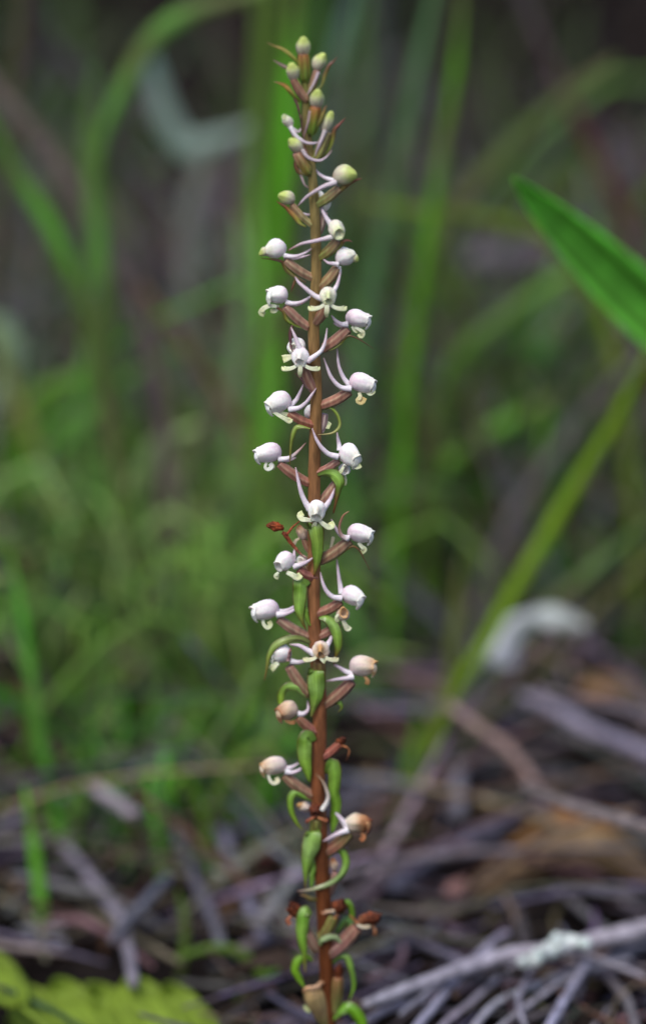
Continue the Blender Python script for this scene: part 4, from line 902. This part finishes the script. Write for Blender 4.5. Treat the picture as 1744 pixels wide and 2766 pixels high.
bract([(834, 1884, 6), (822, 1872, 10), (802, 1855, 14), (774, 1857, 16), (760, 1876, 16), (756, 1902, 14)], 25, widths=(.3, .7, 1, 1, .9, .7), cols=[(.14, .28, .06), (.18, .36, .08), (.2, .38, .06), (.2, .36, .03)])
bract([(880, 1904, 2), (902, 1894, 6), (918, 1898, 8), (922, 1912, 8), (912, 1924, 6)], 17, cols=[(.12, .26, .03), (.16, .34, .05), (.14, .26, .03), (.12, .1, .03)])
f = FL(850, 1976, 6, label='tan fading flower left of the stem')
hood(f.e, (775, 1922, 12), (-.85, .12, .5), 60, 28, 'tan', mouth=.42, rough=.12); spur(f.e, [(804, 1928, 12), (820, 1928, 10), (832, 1916, 4), (830, 1892, -6)], 8); petal(f.e, [(770, 1946, 20), (784, 1952, 22), (796, 1950, 18)], 11, [(.45, .25, .1), (.3, .12, .05)])
ovary(f.e, (804, 1938, 10), (852, 1976, 6), 13.5, [(.28, .15, .09), (.25, .1, .08), (.24, .1, .06)])
bract([(842, 2004, 16), (830, 1990, 24), (823, 2004, 32), (822, 2030, 32), (824, 2060, 30), (832, 2090, 26), (837, 2112, 20)], 44, widths=(.75, .98, 1, .98, .85, .5, .12), cols=[(.12, .26, .04), (.15, .3, .05), (.13, .28, .03), (.22, .42, .08), (.2, .4, .05), (.18, .36, .04), (.14, .24, .03)])
f = FL(870, 2044, 2, label='withered flower with a reddish ovary and a curled brown strand')
ovary(f.e, (918, 2008, 4), (868, 2046, 2), 12, [(.25, .08, .05), (.28, .1, .08), (.2, .07, .04)]); hood(f.e, (920, 2004, 6), (.7, -.7, .2), 34, 10, 'brown', True, rough=.6)
spur(f.e, [(912, 2018, 8), (930, 2016, 10), (942, 2026, 8), (940, 2042, 6), (934, 2056, 4)], 3.6, [(.3, .1, .04), (.3, .12, .05), (.1, .03, .02)])
bract([(886, 2090, 2), (896, 2062, 8), (902, 2080, 14), (903, 2108, 14), (903, 2140, 12), (908, 2170, 8), (904, 2210, 4), (896, 2250, 2)], 40, widths=(.7, .95, 1, .95, .85, .85, .7, .2), cols=[(.1, .22, .03), (.14, .3, .04), (.16, .34, .04), (.15, .33, .03), (.12, .27, .03)])
f = FL(836, 2146, 2)
hood(f.e, (738, 2071, 6), (-1, .05, .25), 70, 27, 'aged', mouth=.36); spur(f.e, [(770, 2084, 14), (788, 2087, 16), (808, 2080, 14), (826, 2064, 6)], 8); spur(f.e, [(772, 2076, 2), (790, 2071, 0), (808, 2060, -6)], 7)
petal(f.e, [(724, 2090, 14), (728, 2106, 18), (738, 2116, 18), (750, 2110, 14), (746, 2100, 10)], 12, [(.76, .72, .6), (.72, .66, .42)]); ovary(f.e, (768, 2094, 4), (838, 2146, 0), 15.5, [(.28, .18, .12), (.27, .16, .11), (.23, .13, .08)])
bract([(846, 2164, 6), (824, 2156, 12), (798, 2142, 16), (784, 2156, 16), (786, 2190, 14), (801, 2222, 12), (818, 2242, 10)], 22, widths=(.5, .9, 1, 1, .8, .5, .1), cols=[(.1, .22, .03), (.15, .32, .05), (.18, .36, .06), (.17, .36, .04), (.16, .3, .03), (.17, .2, .03)])
f = FL(852, 2235, 12, label='dark brown withered flower facing forward on the lower stem')
hood(f.e, (852, 2190, 26), (0, .15, 1), 30, 17, 'brown', mouth=.4, rough=.5); spur(f.e, [(868, 2188, 26), (880, 2172, 26), (886, 2152, 26), (878, 2124, 24), (866, 2104, 22), (852, 2090, 18)], 7, [(.78, .76, .7), (.72, .68, .64), (.5, .42, .36), (.3, .2, .13), (.2, .12, .06)])
petal(f.e, [(850, 2206, 32), (838, 2212, 34), (826, 2222, 30)], 8, [(.3, .1, .05), (.22, .06, .03)]); petal(f.e, [(856, 2206, 32), (868, 2212, 34), (884, 2216, 30)], 9, [(.35, .15, .06), (.25, .08, .04)])
hood(f.e, (820, 2180, -4), (-.7, -.4, .2), 40, 13, 'aged', True, rough=.3); ovary(f.e, (852, 2212, 18), (850, 2262, 10), 16, [(.16, .15, .04), (.13, .2, .03)], 0)
f = FL(886, 2300, 2, label='cream flower with its front half withered brown')
hood(f.e, (966, 2226, 6), (1, -.08, .25), 68, 27, 'half', mouth=.34, rough=.2, crest=.1); spur(f.e, [(936, 2232, 8), (924, 2216, 8), (910, 2200, 4), (894, 2180, -2)], 8.5); spur(f.e, [(940, 2242, 20), (918, 2250, 24), (896, 2260, 24), (870, 2274, 20)], 8.5)
petal(f.e, [(974, 2250, 12), (982, 2260, 14), (974, 2270, 12)], 14, [(.4, .18, .08), (.35, .12, .05)]); ovary(f.e, (944, 2250, 4), (886, 2299, 0), 16.5, [(.22, .19, .07), (.25, .11, .08), (.22, .14, .08)])
bract([(846, 2268, 20), (845, 2248, 30), (843, 2262, 38), (839, 2290, 40), (832, 2316, 36), (826, 2350, 30), (825, 2376, 26), (824, 2400, 20)], 54, widths=(.6, .9, 1, 1, .75, .4, .2, .06), cols=[(.11, .22, .03), (.15, .3, .04), (.2, .38, .08), (.27, .48, .13), (.2, .4, .06), (.17, .3, .04), BTIP])
bract([(846, 2320, 12), (844, 2345, 18), (842, 2370, 20), (840, 2396, 16)], 19, widths=(.5, 1, 1, .5), cols=[(.12, .26, .03), (.15, .32, .05)])
bract([(882, 2322, 2), (908, 2300, 6), (926, 2304, 8), (934, 2330, 10), (924, 2360, 16), (896, 2384, 24), (850, 2400, 28), (802, 2408, 24)], 22, widths=(.4, .8, 1, 1, .95, .8, .5, .1), cols=[(.1, .22, .03), (.13, .28, .03), (.15, .32, .04), (.17, .34, .06), (.24, .4, .13), (.26, .34, .16), (.2, .12, .1)])
f = FL(890, 2380, -6, label='small tan withered bud inside a curled bract')
hood(f.e, (901, 2335, -4), (-.1, -1, .2), 38, 12, 'tan', True, rough=.3); ovary(f.e, (906, 2356, -6), (890, 2410, -6), 12, [(.25, .15, .13)])
bract([(858, 2432, 10), (840, 2428, 14), (826, 2420, 14), (810, 2417, 10)], 15, widths=(.9, 1, .7, .1), cols=[(.17, .16, .04), (.22, .17, .04), (.3, .13, .03)])
WI = 'brown'
f = FL(838, 2540, 6, label='crumpled brown withered flower left of the lower stem')
hood(f.e, (793, 2458, 6), (-.5, -.9, .3), 46, 16, WI, mouth=.3, rough=.5); petal(f.e, [(786, 2474, 10), (776, 2486, 12), (784, 2496, 10)], 12, [(.3, .1, .05)]); ovary(f.e, (806, 2474, 6), (850, 2560, 6), 15, [(.25, .15, .13), (.22, .15, .1)])
bract([(838, 2476, 14), (824, 2460, 24), (818, 2480, 30), (816, 2510, 30), (817, 2545, 28), (822, 2580, 24), (824, 2630, 18)], 38, widths=(.7, .9, 1, 1, .75, .35, .06), cols=[(.14, .3, .05), (.2, .38, .08), (.12, .3, .03), (.2, .42, .06), (.17, .38, .04), (.15, .28, .03), (.2, .12, .04)])
f = FL(872, 2520, 8, label='dark red brown withered flower in front of the lower stem')
hood(f.e, (916, 2450, 14), (.6, -.6, .5), 42, 18, WI, mouth=.35, rough=.55); petal(f.e, [(904, 2460, 20), (886, 2462, 22), (868, 2466, 20)], 10, [(.6, .5, .36), (.35, .14, .07)]); petal(f.e, [(912, 2470, 20), (904, 2480, 22), (902, 2492, 18)], 9, [(.35, .14, .05)])
ovary(f.e, (900, 2474, 10), (868, 2530, 4), 18, [(.16, .16, .04), (.2, .15, .06)])
bract([(922, 2470, -10), (934, 2436, -6), (946, 2450, -4), (950, 2480, -6), (944, 2500, -8)], 20, widths=(.6, 1, 1, .9, .3), cols=[(.08, .2, .02), (.12, .28, .02)])
bract([(906, 2520, -8), (932, 2482, -6), (944, 2500, -4), (936, 2524, -4), (924, 2540, -6)], 32, widths=(.4, .9, 1, .8, .2), cols=[(.08, .2, .04), (.1, .24, .06)])
f = FL(900, 2578, 4, label='orange brown withered flower on a mauve ovary right of the lower stem')
hood(f.e, (999, 2484, 10), (1, -.3, .25), 62, 20, WI, mouth=.3, rough=.45); petal(f.e, [(1004, 2500, 16), (1012, 2512, 18), (1012, 2526, 14)], 11, [(.4, .2, .1), (.25, .09, .04)]); petal(f.e, [(964, 2498, 16), (980, 2504, 20), (1000, 2502, 18)], 10, [(.6, .55, .42), (.5, .4, .26)])
spur(f.e, [(966, 2492, 14), (956, 2484, 14), (944, 2472, 10)], 5, [(.35, .14, .06), (.3, .1, .05)]); ovary(f.e, (964, 2506, 6), (898, 2572, 2), 20, [(.27, .14, .1), (.24, .13, .12), (.22, .13, .09)])
bract([(862, 2552, 22), (868, 2538, 28), (890, 2532, 30), (908, 2534, 28), (920, 2544, 22)], 20, widths=(.6, .9, 1, .9, .5), cols=[(.16, .28, .1), (.24, .36, .16), (.26, .38, .18)])
bract([(842, 2596, 12), (826, 2586, 18), (804, 2594, 20), (796, 2618, 20), (806, 2640, 18), (824, 2668, 14)], 26, widths=(.5, .9, 1, 1, .8, .2), cols=[(.12, .28, .03), (.14, .32, .03), (.15, .36, .02), (.13, .3, .02)])
f = FL(898, 2660, 0, label='brown withered flower stub under a hooked bract')
hood(f.e, (915, 2622, 0), (.05, -1, .2), 46, 12, WI, True, rough=.4); ovary(f.e, (912, 2640, 0), (902, 2730, 0), 18, [(.2, .1, .04), (.16, .17, .05), (.16, .14, .06)], 0)
bract([(894, 2606, 4), (914, 2590, 8), (934, 2584, 10), (946, 2606, 10), (954, 2640, 8), (954, 2670, 6), (943, 2702, 4)], 21, widths=(.5, .9, 1, .95, .8, .5, .1), cols=[(.13, .26, .05), (.18, .34, .07), (.15, .34, .04), (.13, .3, .02)])
f = FL(872, 2760, 6, label='swollen olive tan seed capsule with a withered orange rim')
m = MB(); P = [W(843, 2672, 12), W(850, 2696, 12), W(864, 2730, 8), W(884, 2775, 2)]; s = px(P[0])
tube(m, P, [24 * s, 29 * s, 27 * s, 22 * s, 12 * s], [(.3, .19, .08), (.27, .2, .09), (.2, .14, .07), (.17, .17, .05)], seg=20, n=20, ribs=6, ribamp=.08); m.build('capsule', M_STEM, f.e)
petal(f.e, [(818, 2680, 24), (830, 2668, 34), (850, 2668, 36), (866, 2656, 28), (870, 2650, 24)], 14, [(.4, .2, .09), (.5, .32, .2), (.3, .14, .06)], cup=.3)
petal(f.e, [(822, 2716, 20), (828, 2726, 24), (838, 2732, 24)], 12, [(.4, .45, .2)])
bract([(892, 2756, 8), (914, 2732, 14), (940, 2722, 18), (962, 2738, 20), (976, 2766, 18), (980, 2810, 12)], 38, widths=(.4, .8, 1, 1, .9, .4), cols=[(.1, .24, .02), (.12, .32, .02), (.13, .36, .01)])
# bracts and leaves of the lowest stem, just below the picture
bract([(880, 2800, 12), (850, 2790, 18), (830, 2830, 18), (826, 2890, 14)], 34, cols=[(.12, .3, .03), (.14, .34, .03)])
bract([(896, 2960, 8), (930, 2860, 16), (985, 2850, 18), (1020, 2940, 14)], 60, cols=[(.12, .3, .03), (.14, .34, .03)])
